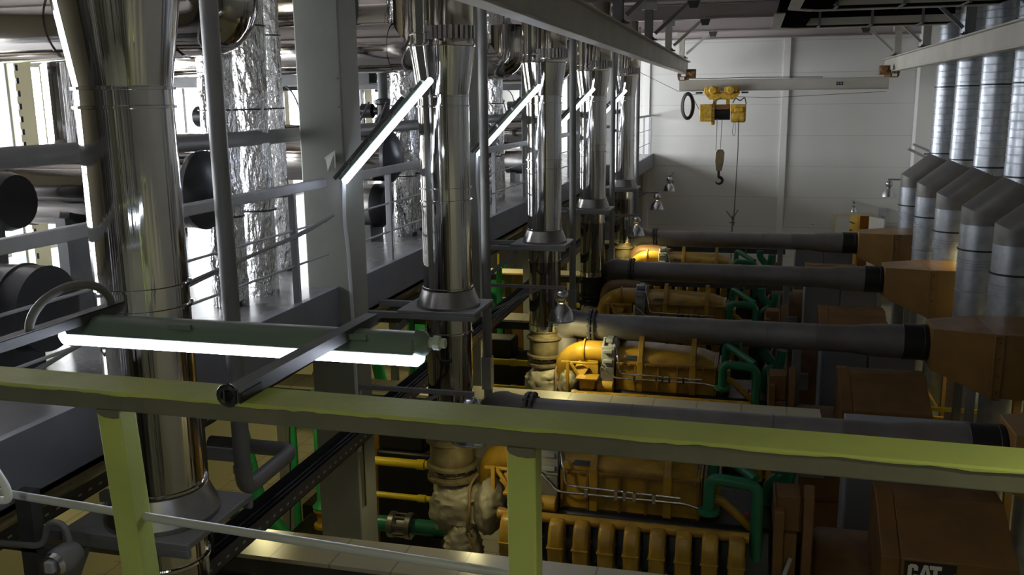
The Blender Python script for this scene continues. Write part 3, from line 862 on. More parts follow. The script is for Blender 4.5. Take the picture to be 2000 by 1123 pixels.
    th.box(-1.62, -1.47, yy(-.36), yy(-.30), 2.10, 2.34).box(-1.60, -1.49, yy(-.40), yy(-.36), 2.15, 2.19).box(-1.60, -1.49, yy(-.40), yy(-.36), 2.27, 2.31).box(-1.58, -1.5, yy(-.3), yy(-.05), 2.375, 2.42)
    obj('throttle_body', th, M['grey_steel'], t, .006)
    obj('control_box', MB().box(-1.63, -1.47, yy(-.38), yy(.1), 1.80, 2.10), M['galv_dark'], t, .01)
    el = MB().tube(fillet([(-1.46, yy(-.16), 2.225), (-1.90, yy(-.16), 2.225), (-2.10, yy(-.10), 2.08), (-2.12, yy(-.05), 1.88)], .2, 6), [.13] * 16, 28)
    obj('intake_elbow', el, M['yellow'], t)
    obj('elbow_ring', MB().lathe([(.135, -1.87), (.15, -1.865), (.15, -1.845), (.135, -1.84)], (0, yy(-.16), 2.225), 'x', 28).box(-1.84, -1.68, yy(-.26), yy(-.10), 1.92, 2.14), M['yellow'], t, .004)
    obj('mixer_duct', MB().tube(fillet([(-2.15, yy(.22), 2.0), (-2.12, yy(.25), 2.27), (-1.75, yy(.25), 2.29), (-1.45, yy(.1), 2.24)], .15, 6), .12, 24), M['gen_orange'], t)
    # fuel valve cluster
    fv = MB().box(-1.86, -1.68, yy(-.52), yy(-.36), 1.86, 1.97).box(-1.90, -1.64, yy(-.56), yy(-.34), 1.97, 2.0).lathe([(.055, 1.70), (.055, 1.86)], (-1.77, yy(-.44), 0), n=16)
    fv.lathe([(.07, -1.66), (.07, -1.47)], (0, yy(-.42), 1.87), 'x', 18)
    obj('fuel_valve', fv, M['yellow'], t, .008)
    obj('flange_cap', MB().lathe([(.10, -.66), (.10, -.63), (.055, -.63), (.05, -.60)], (-1.80, yy(0), 1.76), 'y', 24).bolts((-1.80, yy(-.665), 1.76), 'y', .08, 8, .009, .012), M['yellow_bright'], t)
    fr = MB().bar((-2.02, yy(-.42), 1.72), (-2.02, yy(-.42), 2.16), .035, .035).bar((-2.1, yy(-.40), 2.14), (-1.66, yy(-.40), 2.14), .025, .025).bar((-1.98, yy(-.43), 2.14), (-1.80, yy(-.42), 1.84), .03, .03)
    fr.hexa([(-1.98, yy(-.38), 2.02), (-1.86, yy(-.44), 1.94), (-1.78, yy(-.40), 2.06), (-1.90, yy(-.34), 2.14), (-1.98, yy(-.26), 2.02), (-1.86, yy(-.3), 1.94), (-1.78, yy(-.28), 2.06), (-1.90, yy(-.22), 2.14)])
    obj('bracket_frame', fr, M['yellow'], t, .004)
    # insulation blankets over the turbocharger
    tb = obj('turbo_blanket', blob((-2.37, yy(ty-.02), 1.74), (.245, .24, .25), Y + 1, .16, ex=.85), M['blanket'], t, smooth=60)
    obj('turbo_side_blanket', blob((-2.07, yy(ty-.06), 1.76), (.13, .25, .25), Y + 3, .12), M['blanket'], t, smooth=60)
    obj('exhaust_blanket', blob((-2.30, yy(ty-.16), 1.42), (.16, .17, .22), Y + 5, .18), M['blanket'], t, smooth=60)
    obj('riser_blanket', blob((-2.10, yy(ty-.22), 1.14), (.30, .16, .13), Y + 8, .18), M['blanket'], t, smooth=60)
    st = MB()
    st.tube([(-2.20 + .012 * sin(a * 5), yy(ty-.04 - .27 * cos(a)), 1.74 + .29 * sin(a)) for a in [pi * k / 12 - pi / 2 for k in range(13)]], .012, 8)
    obj('strap', MB().tube([(-2.19, yy(ty-.33), 1.62), (-2.10, yy(ty-.36), 1.35)], .012, 8), M['strap'], t)
    obj('strap', st, M['strap'], t)
    # coolant pipes
    gp = MB().tube(fillet([(-.22, yy(-.48), 1.97), (-.22, yy(-.48), 2.25), (.15, yy(-.48), 2.22), (.165, yy(-.50), .6)], .09, 7), .048, 22)
    gp.lathe([(.08, 1.95), (.085, 1.955), (.085, 1.98), (.06, 1.99)], (-.22, yy(-.48), 0), n=24)
    obj('coolant_pipe', gp, M['green'], t)
    obj('coolant_pipe', MB().tube(fillet([(-.20, yy(-.12), 1.99), (-.20, yy(-.12), 2.39), (.13, yy(-.44), 2.25)], .09, 7), .045, 22).lathe([(.014, 2.31), (.014, 2.45)], (-.03, yy(-.28), 0), n=8), M['green'], t)
    obj('coolant_pipe', MB().tube(fillet([(.24, yy(.1), 1.69), (.24, yy(.1), 1.99), (.36, yy(.1), 2.11), (.36, yy(.1), 1.99)], .08, 6), .05, 20).tube(fillet([(.23, yy(.15), 2.36), (.23, yy(.15), 2.24), (.36, yy(.13), 2.09), (.40, yy(.1), 1.94)], .14, 6), .062, 22).tube([(.38, yy(.05), 1.95), (.44, yy(.02), 2.31)], .055, 18), M['green'], t)
    obj('breather_pipe', MB().tube([(-.20, yy(-.40), 2.05), (-.12, yy(-.40), 2.03), (.14, yy(-.38), 1.79)], .035, 16), M['yellow'], t)
    rv = MB().box(-.06, -.03, yy(-.42), yy(-.39), 1.92, 1.97).box(.06, .09, yy(-.42), yy(-.39), 1.91, 1.95)
    obj('red_tap', rv, M['red'], t, .004)
    # front housing
    hs = MB().box(.28, .36, yy(-.55), yy(.5), .35, 2.05).box(.30, .48, yy(-.46), yy(-.2), 1.85, 2.15).box(.36, .46, yy(-.5), yy(.45), 1.0, 1.85)
    hs.prism([(yy(-.5), .2), (yy(-.35), .2), (yy(-.35), 2.18), (yy(-.43), 2.25), (yy(-.5), 2.1)], 'x', .50, .58)
    obj('flywheel_housing', hs, M['gen_orange'], t, .012)
    obj('oil_filter', MB().lathe([(.06, 1.05), (.07, 1.07), (.07, 1.28), (.05, 1.31)], (.34, yy(-.72), 0), n=22).lathe([(.06, 1.0), (.065, 1.02), (.065, 1.2), (.05, 1.22)], (.2, yy(-.74), 0), n=22).box(.1, .42, yy(-.7), yy(-.5), 1.0, 1.12), M['yellow'], t)
    obj('drain_tube', MB().tube([(.42, yy(-.5), 1.65), (.20, yy(-.78), 1.05)], .018, 12), M['rail_grey'], t)
    # generator
    gn = MB().lathe([(.40, .50), (.56, .62), (.60, .68), (.60, 2.1), (.5, 2.16), (.3, 2.2)], (0, yy(0), 1.05), 'x', 36)
    gn.box(.7, 2.1, yy(-.5), yy(.5), .3, .7)
    obj('generator_body', gn, M['gen_orange'], t, .01)
    obj('air_grille', MB().box(.66, .92, yy(-.66), yy(-.55), 1.05, 1.28).box(.66, .92, yy(-.67), yy(-.65), 1.10, 1.12).box(.66, .92, yy(-.67), yy(-.65), 1.2, 1.22), M['cab'], t)
    tbx = MB().prism([(yy(-.90), 1.2), (yy(-.90), 1.945), (yy(-.35), 2.20), (yy(-.35), 1.2)], 'x', 1.16, 1.93)
    tbx.prism([(yy(-.88), 1.2), (yy(-.86), 1.925), (yy(-.35), 2.205), (yy(-.12), 2.21), (yy(-.12), 1.2)], 'x', 1.03, 1.16)
    tbx.box(1.04, 1.93, yy(-.36), yy(-.12), 1.2, 2.20)
    tbo = obj('terminal_box', tbx, M['gen_orange'], t, .008)
    obj('lid_seam', MB().bar((1.17, yy(-.47), 2.139), (1.92, yy(-.47), 2.139), .015, .008), M['gen_orange'], tbo, smooth=0)
    yl = yy(-.905)
    lx, lz, k = 1.18, 1.928, .34
    if logo:
        obj('logo_plate', MB().box(lx, lx + 1.02 * k, yl, yl + .006, lz - .62 * k, lz), M['black'], tbo, smooth=0)
        def lp(poly, mt, nm, dy=.004):
            obj(nm, MB().prism([(lx + a * k, lz - b * k) for a, b in poly], 'y', yl - dy, yl - dy + .003), mt, tbo, smooth=0)
        lp([(.12, .05), (.22, .05), (.27, .10), (.27, .19), (.19, .19), (.19, .13), (.15, .13), (.15, .36), (.19, .36), (.19, .28), (.27, .28), (.27, .39), (.22, .44), (.12, .44), (.07, .39), (.07, .10)], M['logo_white'], 'letter_c')
        lp([(.38, .05), (.46, .05), (.57, .44), (.48, .44), (.46, .34), (.38, .34), (.36, .44), (.27, .44)], M['logo_white'], 'letter_a')
        lp([(.40, .26), (.42, .14), (.44, .26)], M['black'], 'letter_gap', .006)
        lp([(.49, .05), (.73, .05), (.73, .14), (.65, .14), (.65, .44), (.57, .44), (.57, .14), (.50, .14)], M['logo_white'], 'letter_t')
        lp([(.20, .46), (.42, .27), (.64, .46)], M['logo_yellow'], 'logo_triangle', .008)
        lp([(1.0, .16), (1.0, .5), (.66, .5)], M['logo_red'], 'logo_corner')
    return t
GL = ['yellow engine generator set nearest the camera, its terminal box showing the black logo plate',
      'bright yellow engine generator set in the second row, lit by a bell lamp',
      'dark unlit engine generator set in the third row', 'farthest engine generator set in front of the white back wall']
make_genset(7.5, -.28, True)['label'] = GL[0]
make_genset(10.8)['label'] = GL[1]
make_genset(14.05, .33)['label'] = GL[2]
make_genset(17.7, .28)['label'] = GL[3]

# ------------------------------------------------------------------ intake air pipes, filter boxes, cabinets, walkways
BAYY = (7.25, 10.57, 14.35, 18.0)
def make_air(Y):
    t = thing('air_pipe', 'grey air pipe', 'air pipe', (0, Y + .3, 2.3), 'grey air pipes over the engines')
    y, z = Y + .25, 2.49
    p = MB().lathe([(.155, -1.78), (.155, .78), (.157, .785), (.157, .80), (.155, .81), (.155, 1.15), (.185, 1.42), (.19, 1.60), (.19, 1.74)], (0, y, z), 'x', 40)
    obj('pipe', p, M['galv_dark'], t, smooth=30)
    sm = MB()
    for x in (-.9, .25):
        sm.lathe([(.1555, x - .006), (.158, x - .003), (.158, x + .003), (.1555, x + .006)], (0, y, z), 'x', 40)
    obj('seam', sm, M['galv_dark'], t)
    fl = MB().lathe([(.155, -1.83), (.205, -1.825), (.205, -1.80), (.16, -1.795), (.16, -1.785), (.205, -1.78), (.205, -1.755), (.155, -1.75)], (0, y, z), 'x', 40).bolts((-1.79, y, z), 'x', .185, 14, .012, .05)
    obj('flange', fl, M['dark_steel'], t, smooth=30)
    obj('elbow', MB().tube(fillet([(-1.80, y, z), (-2.08, y + .02, z + .03), (-2.17, y + .10, z - .10), (-2.15, y + .06, z - .42)], .2, 8), [.157, .16] + [.17] * 14 + [.165] * 4, 36), M['galv_dark'], t, smooth=30)
    obj('rubber_sleeve', MB().lathe([(.195, 1.72), (.202, 1.725), (.202, 1.75), (.2, 1.76), (.2, 1.93), (.204, 1.935), (.204, 1.97), (.195, 1.985)], (0, y, z), 'x', 40), M['rubber'], t, smooth=30)
    return t
AL = ['grey air pipe nearest the camera, just above the foreground guard rail', 'second grey air pipe from the camera, above the bright yellow engine',
      'third grey air pipe from the camera', 'farthest grey air pipe, against the white back wall']
a0 = make_air(7.25); a0['label'] = AL[0]
for k in range(1, 4):
    dup(a0, (0, BAYY[k] - BAYY[0], 0), AL[k])

def make_filter(Y):
    y = Y + .2
    t = thing('filter_box', 'ochre filter box', 'filter box', (2.5, Y + .2, 0), 'ochre air filter boxes')
    zt = 2.74
    tr = MB().hexa([(1.985, y - .24, 2.26), (2.55, y - .46, 2.04), (2.55, y + .46, 2.04), (1.985, y + .24, 2.26),
                    (1.985, y - .24, zt - .02), (2.55, y - .46, zt), (2.55, y + .46, zt), (1.985, y + .24, zt - .02)])
    obj('transition', tr, M['orange_brown'], t, .006)
    obj('housing', MB().box(2.551, 3.12, y - .46, y + .46, 2.04, zt), M['orange_brown'], t, .006)
    fr = MB().box(2.555, 2.64, y - .475, y - .46, 2.03, zt - .01).box(2.555, 2.64, y - .46, y + .46, 2.02, 2.04)
    fr.box(2.545, 2.56, y - .485, y - .46, 2.03, zt - .01)
    obj('corner_strip', fr, M['orange_brown'], t, .003)
    bo = MB()
    for q in range(4):
        bo.lathe([(.012, -.49), (.012, -.475)], (2.60, y, 2.12 + .18 * q), 'y', 8)
    obj('bolt', bo, M['dark_steel'], t)
    for (x, yo) in ((2.4, -.3), (2.4, .3), (3.05, -.4), (3.05, .4)):
        obj('leg', MB().box(x - .04, x + .04, y + yo - .04, y + yo + .04, 0, 2.1 if x < 2.5 else 2.05), M['pipe_grey'] if x < 2.5 else M['orange_brown'], t)
    obj('cross_brace', MB().bar((2.4, y - .3, .5), (3.05, y - .4, .5), .05, .05).bar((2.4, y + .3, 1.3), (3.05, y + .4, .3), .03, .03), M['yellow'], t)
    return t
f0 = make_filter(7.25)
FL = ['ochre filter box cut by the right edge, nearest the camera', 'large ochre filter box at the right, second from the camera', 'ochre filter box at the end of the third air pipe', 'farthest and smallest ochre filter box, below the open back door']
f0['label'] = FL[0]
for k in range(1, 4):
    dup(f0, (0, BAYY[k] - BAYY[0], 0), FL[k])

def make_cab(Y):
    t = thing('switch_cabinet', 'cabinet', 'cabinet', (1.4, Y + 1.1, 0), 'blue grey switch cabinets')
    obj('body', MB().box(.92, 2.0, Y + .90, Y + 1.35, 0, 2.34), M['cab'], t, .008)
    for x in (.93, 1.47):
        dd = obj('door', MB().box(x, x + .52, Y + .882, Y + .90, .08, 2.30), M['cab'], t, .004)
        obj('handle', MB().box(x + .46, x + .48, Y + .865, Y + .882, 1.0, 1.15), M['black'], dd)
    return t
c0 = make_cab(7.25)
CL = ['blue grey switch cabinet behind the nearest generator', 'blue grey switch cabinet behind the second generator', 'blue grey switch cabinet behind the third generator', 'blue grey switch cabinet under the farthest air pipe, near the back wall']
c0['label'] = CL[0]
for k in range(1, 4):
    dup(c0, (0, BAYY[k] - BAYY[0], 0), CL[k])

# raised tiled walkways between the engine rows
WL = ['raised tiled walkway in front of the nearest engine', 'raised cream tiled walkway in front of the second engine',
      'raised cream tiled walkway in front of the third engine', 'raised cream tiled walkway in front of the farthest engine', 'raised walkway behind the farthest engine, on grey posts']
for k in range(5):
    y0, y1 = (5.32, 5.71) if k == 0 else (5.46 + 3.6 * k, 5.91 + 3.6 * k)
    if k == 4:
        y0, y1 = y0 + .3, y1 + .3
    z = 2.09 if k == 0 else 2.06
    t = thing('tiled_walkway', WL[k], 'walkway', (-1.5, y0, 0), 'raised tiled walkways between the engines')
    x0, x1 = -5.4, .78
    obj('tile_top', MB().box(x0, x1, y0, y1, z - .03, z), M['slabtile'], t, smooth=0)
    obj('edge_beam', MB().box(x0, x1, y0 + .01, y0 + .05, z - .14, z - .03).box(x0, x1, y1 - .05, y1 - .01, z - .14, z - .03), M['dark_steel'], t)
    for x in (x0 + .1, -3.05, .55):
        obj('post', MB().box(x - .05, x + .05, y1 - .12, y1 - .02, 0, z - .03), M['grey_steel'], t)
for k in range(1, 4):
    yp = BAYY[k] + .75
    t = thing('support_post', 'slim grey post standing behind the %s air pipe, left of the switch cabinet' % ('second', 'third', 'farthest')[k - 1], 'post', (.63, yp, 0), 'slim grey posts by the cabinets')
    obj('shaft', MB().box(.58, .68, yp, yp + .1, 0, 2.3), M['grey_steel'], t, .006)
    obj('foot', MB().box(.54, .72, yp - .04, yp + .14, 0, .02), M['dark_steel'], t)

# ------------------------------------------------------------------ spiral ducts on the right
def make_duct(Y, label, r2=.245, r1=.265, n=0):
    t = thing('spiral_duct', label, 'duct', (3.05, Y, 0), 'galvanised spiral ducts on the right wall')
    xu, xl = 3.50, 3.04
    p = []
    z = 4.22
    while z < 6.85:
        p += [(r2, z), (r2, z + .085), (r2 + .008, z + .09), (r2 + .008, z + .10), (r2, z + .105)]
        z += .11
    obj('spiral_pipe', MB().lathe(p, (xu, Y, 0), n=40), M['galv'], t, smooth=25)
    obj('upper_sleeve', MB().lathe([(r2 + .004, 4.02), (r2 + .004, 4.30)], (xu, Y, 0), n=40, cap=False), M['galv'], t)
    obj('mitre_elbow', MB().tube([(xu, Y, 4.10), (xu, Y, 4.02), (xl, Y, 3.62), (xl, Y, 3.2)], [r2 + .002, r2 + .004, r1, r1], 28), M['galv_dark'] if n else M['galv_dark'], t, smooth=30)
    q = [(r1, 0.02)]
    for zz in (2.6, 2.9, 2.94, 2.98, 3.02):
        q += [(r1, zz - .012), (r1 + .008, zz - .006), (r1 + .008, zz + .006), (r1, zz + .012)]
    q.append((r1 + .002, 3.62 - .12))
    obj('lower_pipe', MB().lathe(q, (xl, Y, 0), n=40), M['galv'], t, smooth=25)
    for zz, xx, rr in ((5.35, xu, r2), (4.14, xu, r2), (3.16, xl, r1)):
        obj('clamp_band', MB().lathe([(rr + .009, zz - .012), (rr + .016, zz - .01), (rr + .016, zz + .01), (rr + .009, zz + .012)], (xx, Y, 0), n=40), M['black'], t)
        obj('wall_bracket', MB().bar((xx + rr * .7, Y - rr * .75, zz), (XR - .01, Y - rr * .75, zz), .02, .03), M['beam'], t)
    return t
DL = ['farthest spiral duct, beside the corner trim of the white wall', 'second farthest spiral duct, narrow between two wider ones', 'third spiral duct counted from the back wall, lit yellow low down',
      'fourth spiral duct counted from the back wall', 'spiral duct at the right edge, over the second filter box', 'spiral duct cut off by the right edge, nearest the camera in view']
for k in range(7):
    Y = 18.9 - 1.8 * k
    make_duct(Y, DL[k] if k < 6 else 'spiral duct out at the right, nearest the camera', n=k % 2)

# ------------------------------------------------------------------ crane runway, bridge and hoist
def runway(x, z0, label, sgn, hangers):
    t = thing('runway_beam', label, 'crane runway', (x, 11, z0), None)
    h = .32
    obj('beam', MB().ibeam((x, YF + .1, z0 + h / 2), (x, 23.9, z0 + h / 2), .15, h, .022, .014), M['beam'], t, .004)
    for y in hangers:
        hg = obj('hanger', MB().ibeam((x, y, z0 + h), (x, y, 6.68), .12, .12, .012, .012, (0, 1, 0)), M['pipe_grey'] if y < 16 else M['beam'], t)
        obj('foot_plate', MB().box(x - .13, x + .13, y - .09, y + .09, z0 + h, z0 + h + .02).bolts((x, y, z0 + h + .03), 'z', .1, 4), M['dark_steel'], hg)
        obj('brace', MB().bar((x + sgn * .10, y, z0 + h + .10), (x + sgn * .68, y, 6.70), .05, .06, (0, 1, 0)), M['pipe_grey'] if y < 16 else M['beam'], t)
        obj('head_plate', MB().box(x - .11, x + .11, y - .08, y + .08, 6.55, 6.67), M['beam'], t)
        obj('gusset', MB().prism([(x + sgn * .58, 6.67), (x + sgn * .78, 6.67), (x + sgn * .74, 6.55), (x + sgn * .62, 6.55)], 'y', y - .05, y + .05), M['dark_steel'], t)
    return t
runway(-1.62, 5.77, 'beige crane runway beam on the left, running in front of the chrome stacks', 1, (1.5, 5.0, 8.5, 11.5, 14.9, 18.4, 21.9))
runway(2.97, 5.73, 'beige crane runway beam on the right, in front of the spiral ducts', -1, (1.5, 5.0, 8.5, 11.5, 14.9, 18.4, 21.9))

BY = 22.6
t = thing('bridge_crane', 'beige bridge girder of the overhead crane spanning before the white back wall', 'crane', (.6, BY, 5.3))
obj('girder', MB().ibeam((-1.72, BY, 5.49), (2.92, BY, 5.49), .13, .27, .016, .012), M['beam'], t, .003)
for x, sg in ((-1.62, 1), (2.97, -1)):
    e = MB().box(x - .10, x + .10, BY - .45, BY + .45, 5.62, 5.70).box(x + sg * .09, x + sg * .30, BY - .42, BY - .2, 5.66, 5.86).lathe([(.07, -.3), (.07, -.1)], (x + sg * .22, BY - .2, 5.78), 'y', 16)
    e.box(x - .08, x + .08, BY - .45, BY - .3, 5.60, 5.68)
    et = obj('end_truck', e, M['rusty_brown'], t, .01)
    w = MB()
    for yo in (-.38, -.22, .25):
        w.lathe([(.05, -.11), (.05, -.075)], (x, BY + yo, 5.72), 'x', 16).lathe([(.05, .075), (.05, .11)], (x, BY + yo, 5.72), 'x', 16)
    obj('wheel', w, M['dark_steel'], et)
    obj('white_cap', MB().box(x - .05, x + .05, BY - .49, BY - .45, 5.62, 5.68), M['white_paint'], et)
obj('conductor_strip', MB().box(1.5, 2.8, BY - .08, BY - .06, 5.635, 5.65), M['white_paint'], t)
sp = MB().box(1.80, 1.95, BY - .075, BY - .066, 5.455, 5.53)
obj('plate', sp, M['glass_dark'], t, smooth=0)
obj('plate_mark', MB().box(1.825, 1.86, BY - .079, BY - .075, 5.475, 5.51).box(1.88, 1.925, BY - .079, BY - .075, 5.475, 5.51), M['cab'], t, smooth=0)
obj('cable_wire', MB().tube([(-1.55, BY - .1, 5.66), (-.9, BY - .1, 5.645), (-.2, BY - .1, 5.66), (1.5, BY - .1, 5.64)], .008, 6), M['cable'], t)
tag(obj('support_wire', MB().tube([(-2.5, 19.2, 5.85), (-1.72, BY - .1, 5.36)], .006, 6), M['rope']), 'thin wire running from the farthest stack to the crane bridge', 'wire')
tag(obj('trolley_wire', MB().tube([(-1.6, BY - .15, 5.30), (.3, BY - .15, 5.19), (2.86, BY - .15, 5.30)], .006, 6), M['rope']), 'thin sagging wire under the crane bridge', 'wire')
# hoist
hx = -.72
t = thing('hoist', 'yellow electric hoist hanging under the crane bridge with its hook block', 'hoist', (hx, BY, 4.6))
tr = MB().prism([(hx - .42, 5.33), (hx + .42, 5.33), (hx + .30, 5.16), (hx - .28, 5.16)], 'y', BY - .16, BY - .10)
tr.prism([(hx - .42, 5.33), (hx + .42, 5.33), (hx + .30, 5.16), (hx - .28, 5.16)], 'y', BY + .10, BY + .16)
tr.box(hx - .40, hx + .40, BY - .15, BY + .15, 5.30, 5.345)
for c in (hx - .20, hx + .20):
    tr.lathe([(.08, -.30), (.095, -.28), (.095, -.16), (.06, -.15)], (c, BY, 5.38), 'y', 22)
    tr.box(c - .15, c + .15, BY - .26, BY - .12, 5.33, 5.45)
tr.box(hx - .40, hx - .08, BY - .22, BY - .12, 5.34, 5.46).box(hx + .08, hx + .40, BY - .22, BY - .12, 5.34, 5.46)
obj('trolley', tr, M['crane_yellow'], t, .01)
obj('buffer', MB().lathe([(.018, -.60), (.022, -.44)], (hx, BY - .14, 5.32), 'x', 10).lathe([(.022, .44), (.018, .60)], (hx, BY - .14, 5.32), 'x', 10), M['rubber'], t)
for xc in (hx - .16, hx + .14):
    obj('suspension', MB().box(xc - .04, xc + .04, BY - .08, BY + .08, 5.02, 5.18), M['crane_yellow'], t, .006)
obj('gear_case', MB().box(hx - .50, hx - .20, BY - .22, BY + .22, 4.66, 5.06).box(hx - .24, hx - .15, BY - .2, BY + .2, 4.58, 5.03), M['crane_yellow'], t, .025)
for q in range(5):
    obj('case_bolt', MB().lathe([(.016, -.24), (.016, -.22)], (hx - .2, BY, 4.66 + .085 * q), 'y', 8), M['dark_steel'], t)
obj('rope_drum', MB().lathe([(.15, hx - .16), (.15, hx + .20)], (0, BY, 4.84), 'x', 32), M['black'], t)
obj('drum_cover', MB().box(hx - .15, hx + .20, BY - .17, BY + .17, 4.93, 5.05), M['rusty_brown'], t, .02)
obj('motor_case', MB().box(hx + .20, hx + .56, BY - .2, BY + .2, 4.86, 5.05).lathe([(.13, hx + .22), (.15, hx + .25), (.15, hx + .53), (.12, hx + .56)], (0, BY, 4.78), 'x', 24).box(hx + .3, hx + .5, BY - .25, BY - .18, 4.88, 4.98), M['crane_yellow'], t, .02)
wb = MB().tube(fillet([(hx + .25, BY - .2, 5.08), (hx + .32, BY - .22, 5.2), (hx + .42, BY - .2, 5.12), (hx + .52, BY - .2, 5.22), (hx + .56, BY - .2, 5.05)], .05, 4), .012, 6).tube(fillet([(hx - .2, BY - .2, 5.06), (hx - .1, BY - .22, 5.16), (hx, BY - .2, 5.2)], .06, 4), .01, 6)
obj('wiring', wb, M['cable'], t)
rp = MB().tube([(hx - .09, BY - .1, 4.8), (hx - .10, BY - .05, 3.98)], .009, 6).tube([(hx + .02, BY + .1, 4.8), (hx + .0, BY + .05, 3.98)], .009, 6)
obj('rope', rp, M['rope'], t)
hb = MB().prism([(hx - .06, 4.0), (hx + .06, 4.0), (hx + .10, 3.93), (hx + .09, 3.72), (hx + .05, 3.5), (hx - .08, 3.5), (hx - .11, 3.72), (hx - .10, 3.93)], 'y', BY - .07, BY - .03)
hb.prism([(hx - .06, 4.0), (hx + .06, 4.0), (hx + .10, 3.93), (hx + .09, 3.72), (hx + .05, 3.5), (hx - .08, 3.5), (hx - .11, 3.72), (hx - .10, 3.93)], 'y', BY + .03, BY + .07)
hbo = obj('hook_block', hb, M['rust'], t, .008)
obj('sheave', MB().lathe([(.10, -.028), (.085, 0), (.10, .028)], (hx, BY, 3.86), 'y', 24), M['black'], hbo)
obj('hook', MB().lathe([(.03, 3.36), (.03, 3.5)], (hx - .02, BY, 0), n=10).tube(arc((hx - .01, BY, 3.27), .08, pi * .62, -pi * .9, 'xz', 14), [.035] * 8 + [.032, .03, .028, .024, .02, .016, .01], 12), M['black'], hbo)
pc = MB().tube([(hx + .40, BY - .1, 4.7), (hx + .41, BY - .1, 4.0), (hx + .37, BY - .1, 2.2)], .010, 6)
obj('pendant_cable', pc, M['cable'], t)
obj('pull_cord', MB().tube(fillet([(hx + .30, BY - .1, 4.66), (hx + .26, BY - .1, 4.4), (hx + .31, BY - .1, 4.3), (hx + .34, BY - .1, 4.45), (hx + .33, BY - .1, 4.66)], .05, 4), .007, 6), M['rope'], t)
obj('feed_cable', MB().tube(fillet([(-1.42, BY - .1, 5.30), (-1.30, BY - .1, 5.05), (-1.18, BY - .1, 4.86), (hx - .48, BY - .1, 4.82)], .15, 5), .010, 6), M['rope'], t)
cl = MB()
for q in range(5):
    a = q * .012
    cl.tube([(-1.5 + (.10 + a) * cos(s), BY - .12 + a * 1.5 - .03, 5.02 + (.26 + a) * sin(s)) for s in [2 * pi * k / 24 for k in range(25)]], .018, 8, cap=False)
tag(obj('cable_coil', cl, M['cable']), 'coil of black cable hung at the left end of the crane bridge', 'cable')

# ------------------------------------------------------------------ roof ventilation ducts, top right
def vduct(Y, xl, ye, label):
    t = thing('ventilation_duct', label, 'air duct', (2, Y, 6.4), 'black roof ventilation ducts')
    ch = .30
    out = [(3.2, Y + .35), (xl + ch, Y + .35), (xl, Y + .35 - ch), (xl, ye), (xl + .5, ye), (xl + .5, Y - .35), (3.2, Y - .35)]
    obj('insulated_body', MB().prism(out, 'z', 6.42, 6.655), M['matte_black'], t, smooth=0)
    es = MB()
    for p_, q_ in zip(out[:3], out[1:4]):
        es.bar((*p_, 6.415), (*q_, 6.415), .16, .02)
    obj('edge_strip', es, M['beam'], t, smooth=0)
    obj('front_strip', MB().box(xl + .5, 3.2, Y - .37, Y - .35, 6.41, 6.53), M['beam'], t, smooth=0)
    for x in (1.05, 1.9, 2.7):
        obj('strap', MB().box(x - .02, x + .02, Y - .38, Y + .36, 6.395, 6.41).box(x - .02, x + .02, Y - .39, Y - .37, 6.395, 6.655), M['pipe_grey'], t, smooth=0)
    return t
vduct(17.65, .33, 14.7, 'black roof ventilation duct nearest the white back wall')
vduct(14.05, .50, 2.0, 'black roof ventilation duct farther from the white back wall')

# ------------------------------------------------------------------ bell lamps on brackets
def bell(x, y, z, label, lit=0, wall='left', col=WARM, s=1.0, spot=R(165)):
    t = thing('bell_lamp', label, 'lamp', (x, y, z), 'aluminium bell lamps')
    c = (x, y, z)
    obj('reflector', MB().lathe([(.155 * s, 0), (.15 * s, .0), (.14 * s, .05 * s), (.11 * s, .13 * s), (.05 * s, .19 * s), (.04 * s, .20 * s), (.045 * s, .195 * s), (.115 * s, .13 * s), (.146 * s, .05 * s), (.158 * s, .0)], c, n=32, cap=False), M['lamp_alu'], t, smooth=60)
    obj('rim', MB().lathe([(.150 * s, -.006), (.165 * s, -.004), (.165 * s, .006), (.150 * s, .008)], c, n=32, cap=False), M['lamp_alu'], t)
    obj('gear_dome', MB().lathe([(.03 * s, .195 * s), (.06 * s, .22 * s), (.085 * s, .27 * s), (.08 * s, .31 * s), (.05 * s, .345 * s), (.02 * s, .355 * s)], c, n=24), M['lamp_alu'], t, smooth=50)
    obj('bulb', MB().lathe([(.01, .02), (.035 * s, .03), (.042 * s, .08), (.025 * s, .13), (.02 * s, .19)], c, n=16), M['bulb'] if lit else M['bulb_off'], t)
    zt = z + .36 * s
    if wall == 'left':
        ar = MB().bar((x + .03, y, zt + .02), (-3.0, y, zt + .02), .035, .035).bar((x - .25, y, zt), (-3.0, y, zt - .33), .03, .03)
    elif wall == 'right':
        ar = MB().bar((x - .03, y, zt + .02), (XR, y, zt + .02), .035, .035)
    elif wall == 'back':
        ar = MB().bar((x, y - .03, zt + .02), (x, YB, zt + .02), .035, .035).bar((x, y + .2, zt), (x, YB, zt - .25), .03, .03)
    else:
        ar = MB().bar((x, y, zt), (x, y, wall), .02, .02)
    obj('bracket_arm', ar, M['pipe_grey'], t)
    if lit:
        light('bell_lamp_light', 'SPOT', (x, y, z - .02), lit, col, size=.06, spot=spot, blend=.5)
    return t
bell(-2.06, 6.6, 2.57, 'aluminium bell lamp just under the foreground rail, over the nearest turbocharger', 9)
bell(-2.06, 10.2, 2.70, 'aluminium bell lamp above the second engine, in front of the air pipe elbow', 40)
bell(-2.06, 17.4, 2.66, 'aluminium bell lamp in front of the farthest air pipe elbow', 45)
bell(-2.03, 21.0, 2.74, 'aluminium bell lamp on an arm before the white back wall, lower of two', 16)
bell(-2.0, 23.9, 2.88, 'small bell lamp on a long arm at the white back wall, upper of two', 0, 'back')
bell(3.0, 22.0, 3.0, 'bell lamp on the right wall beside the farthest spiral duct', 0, 'right')
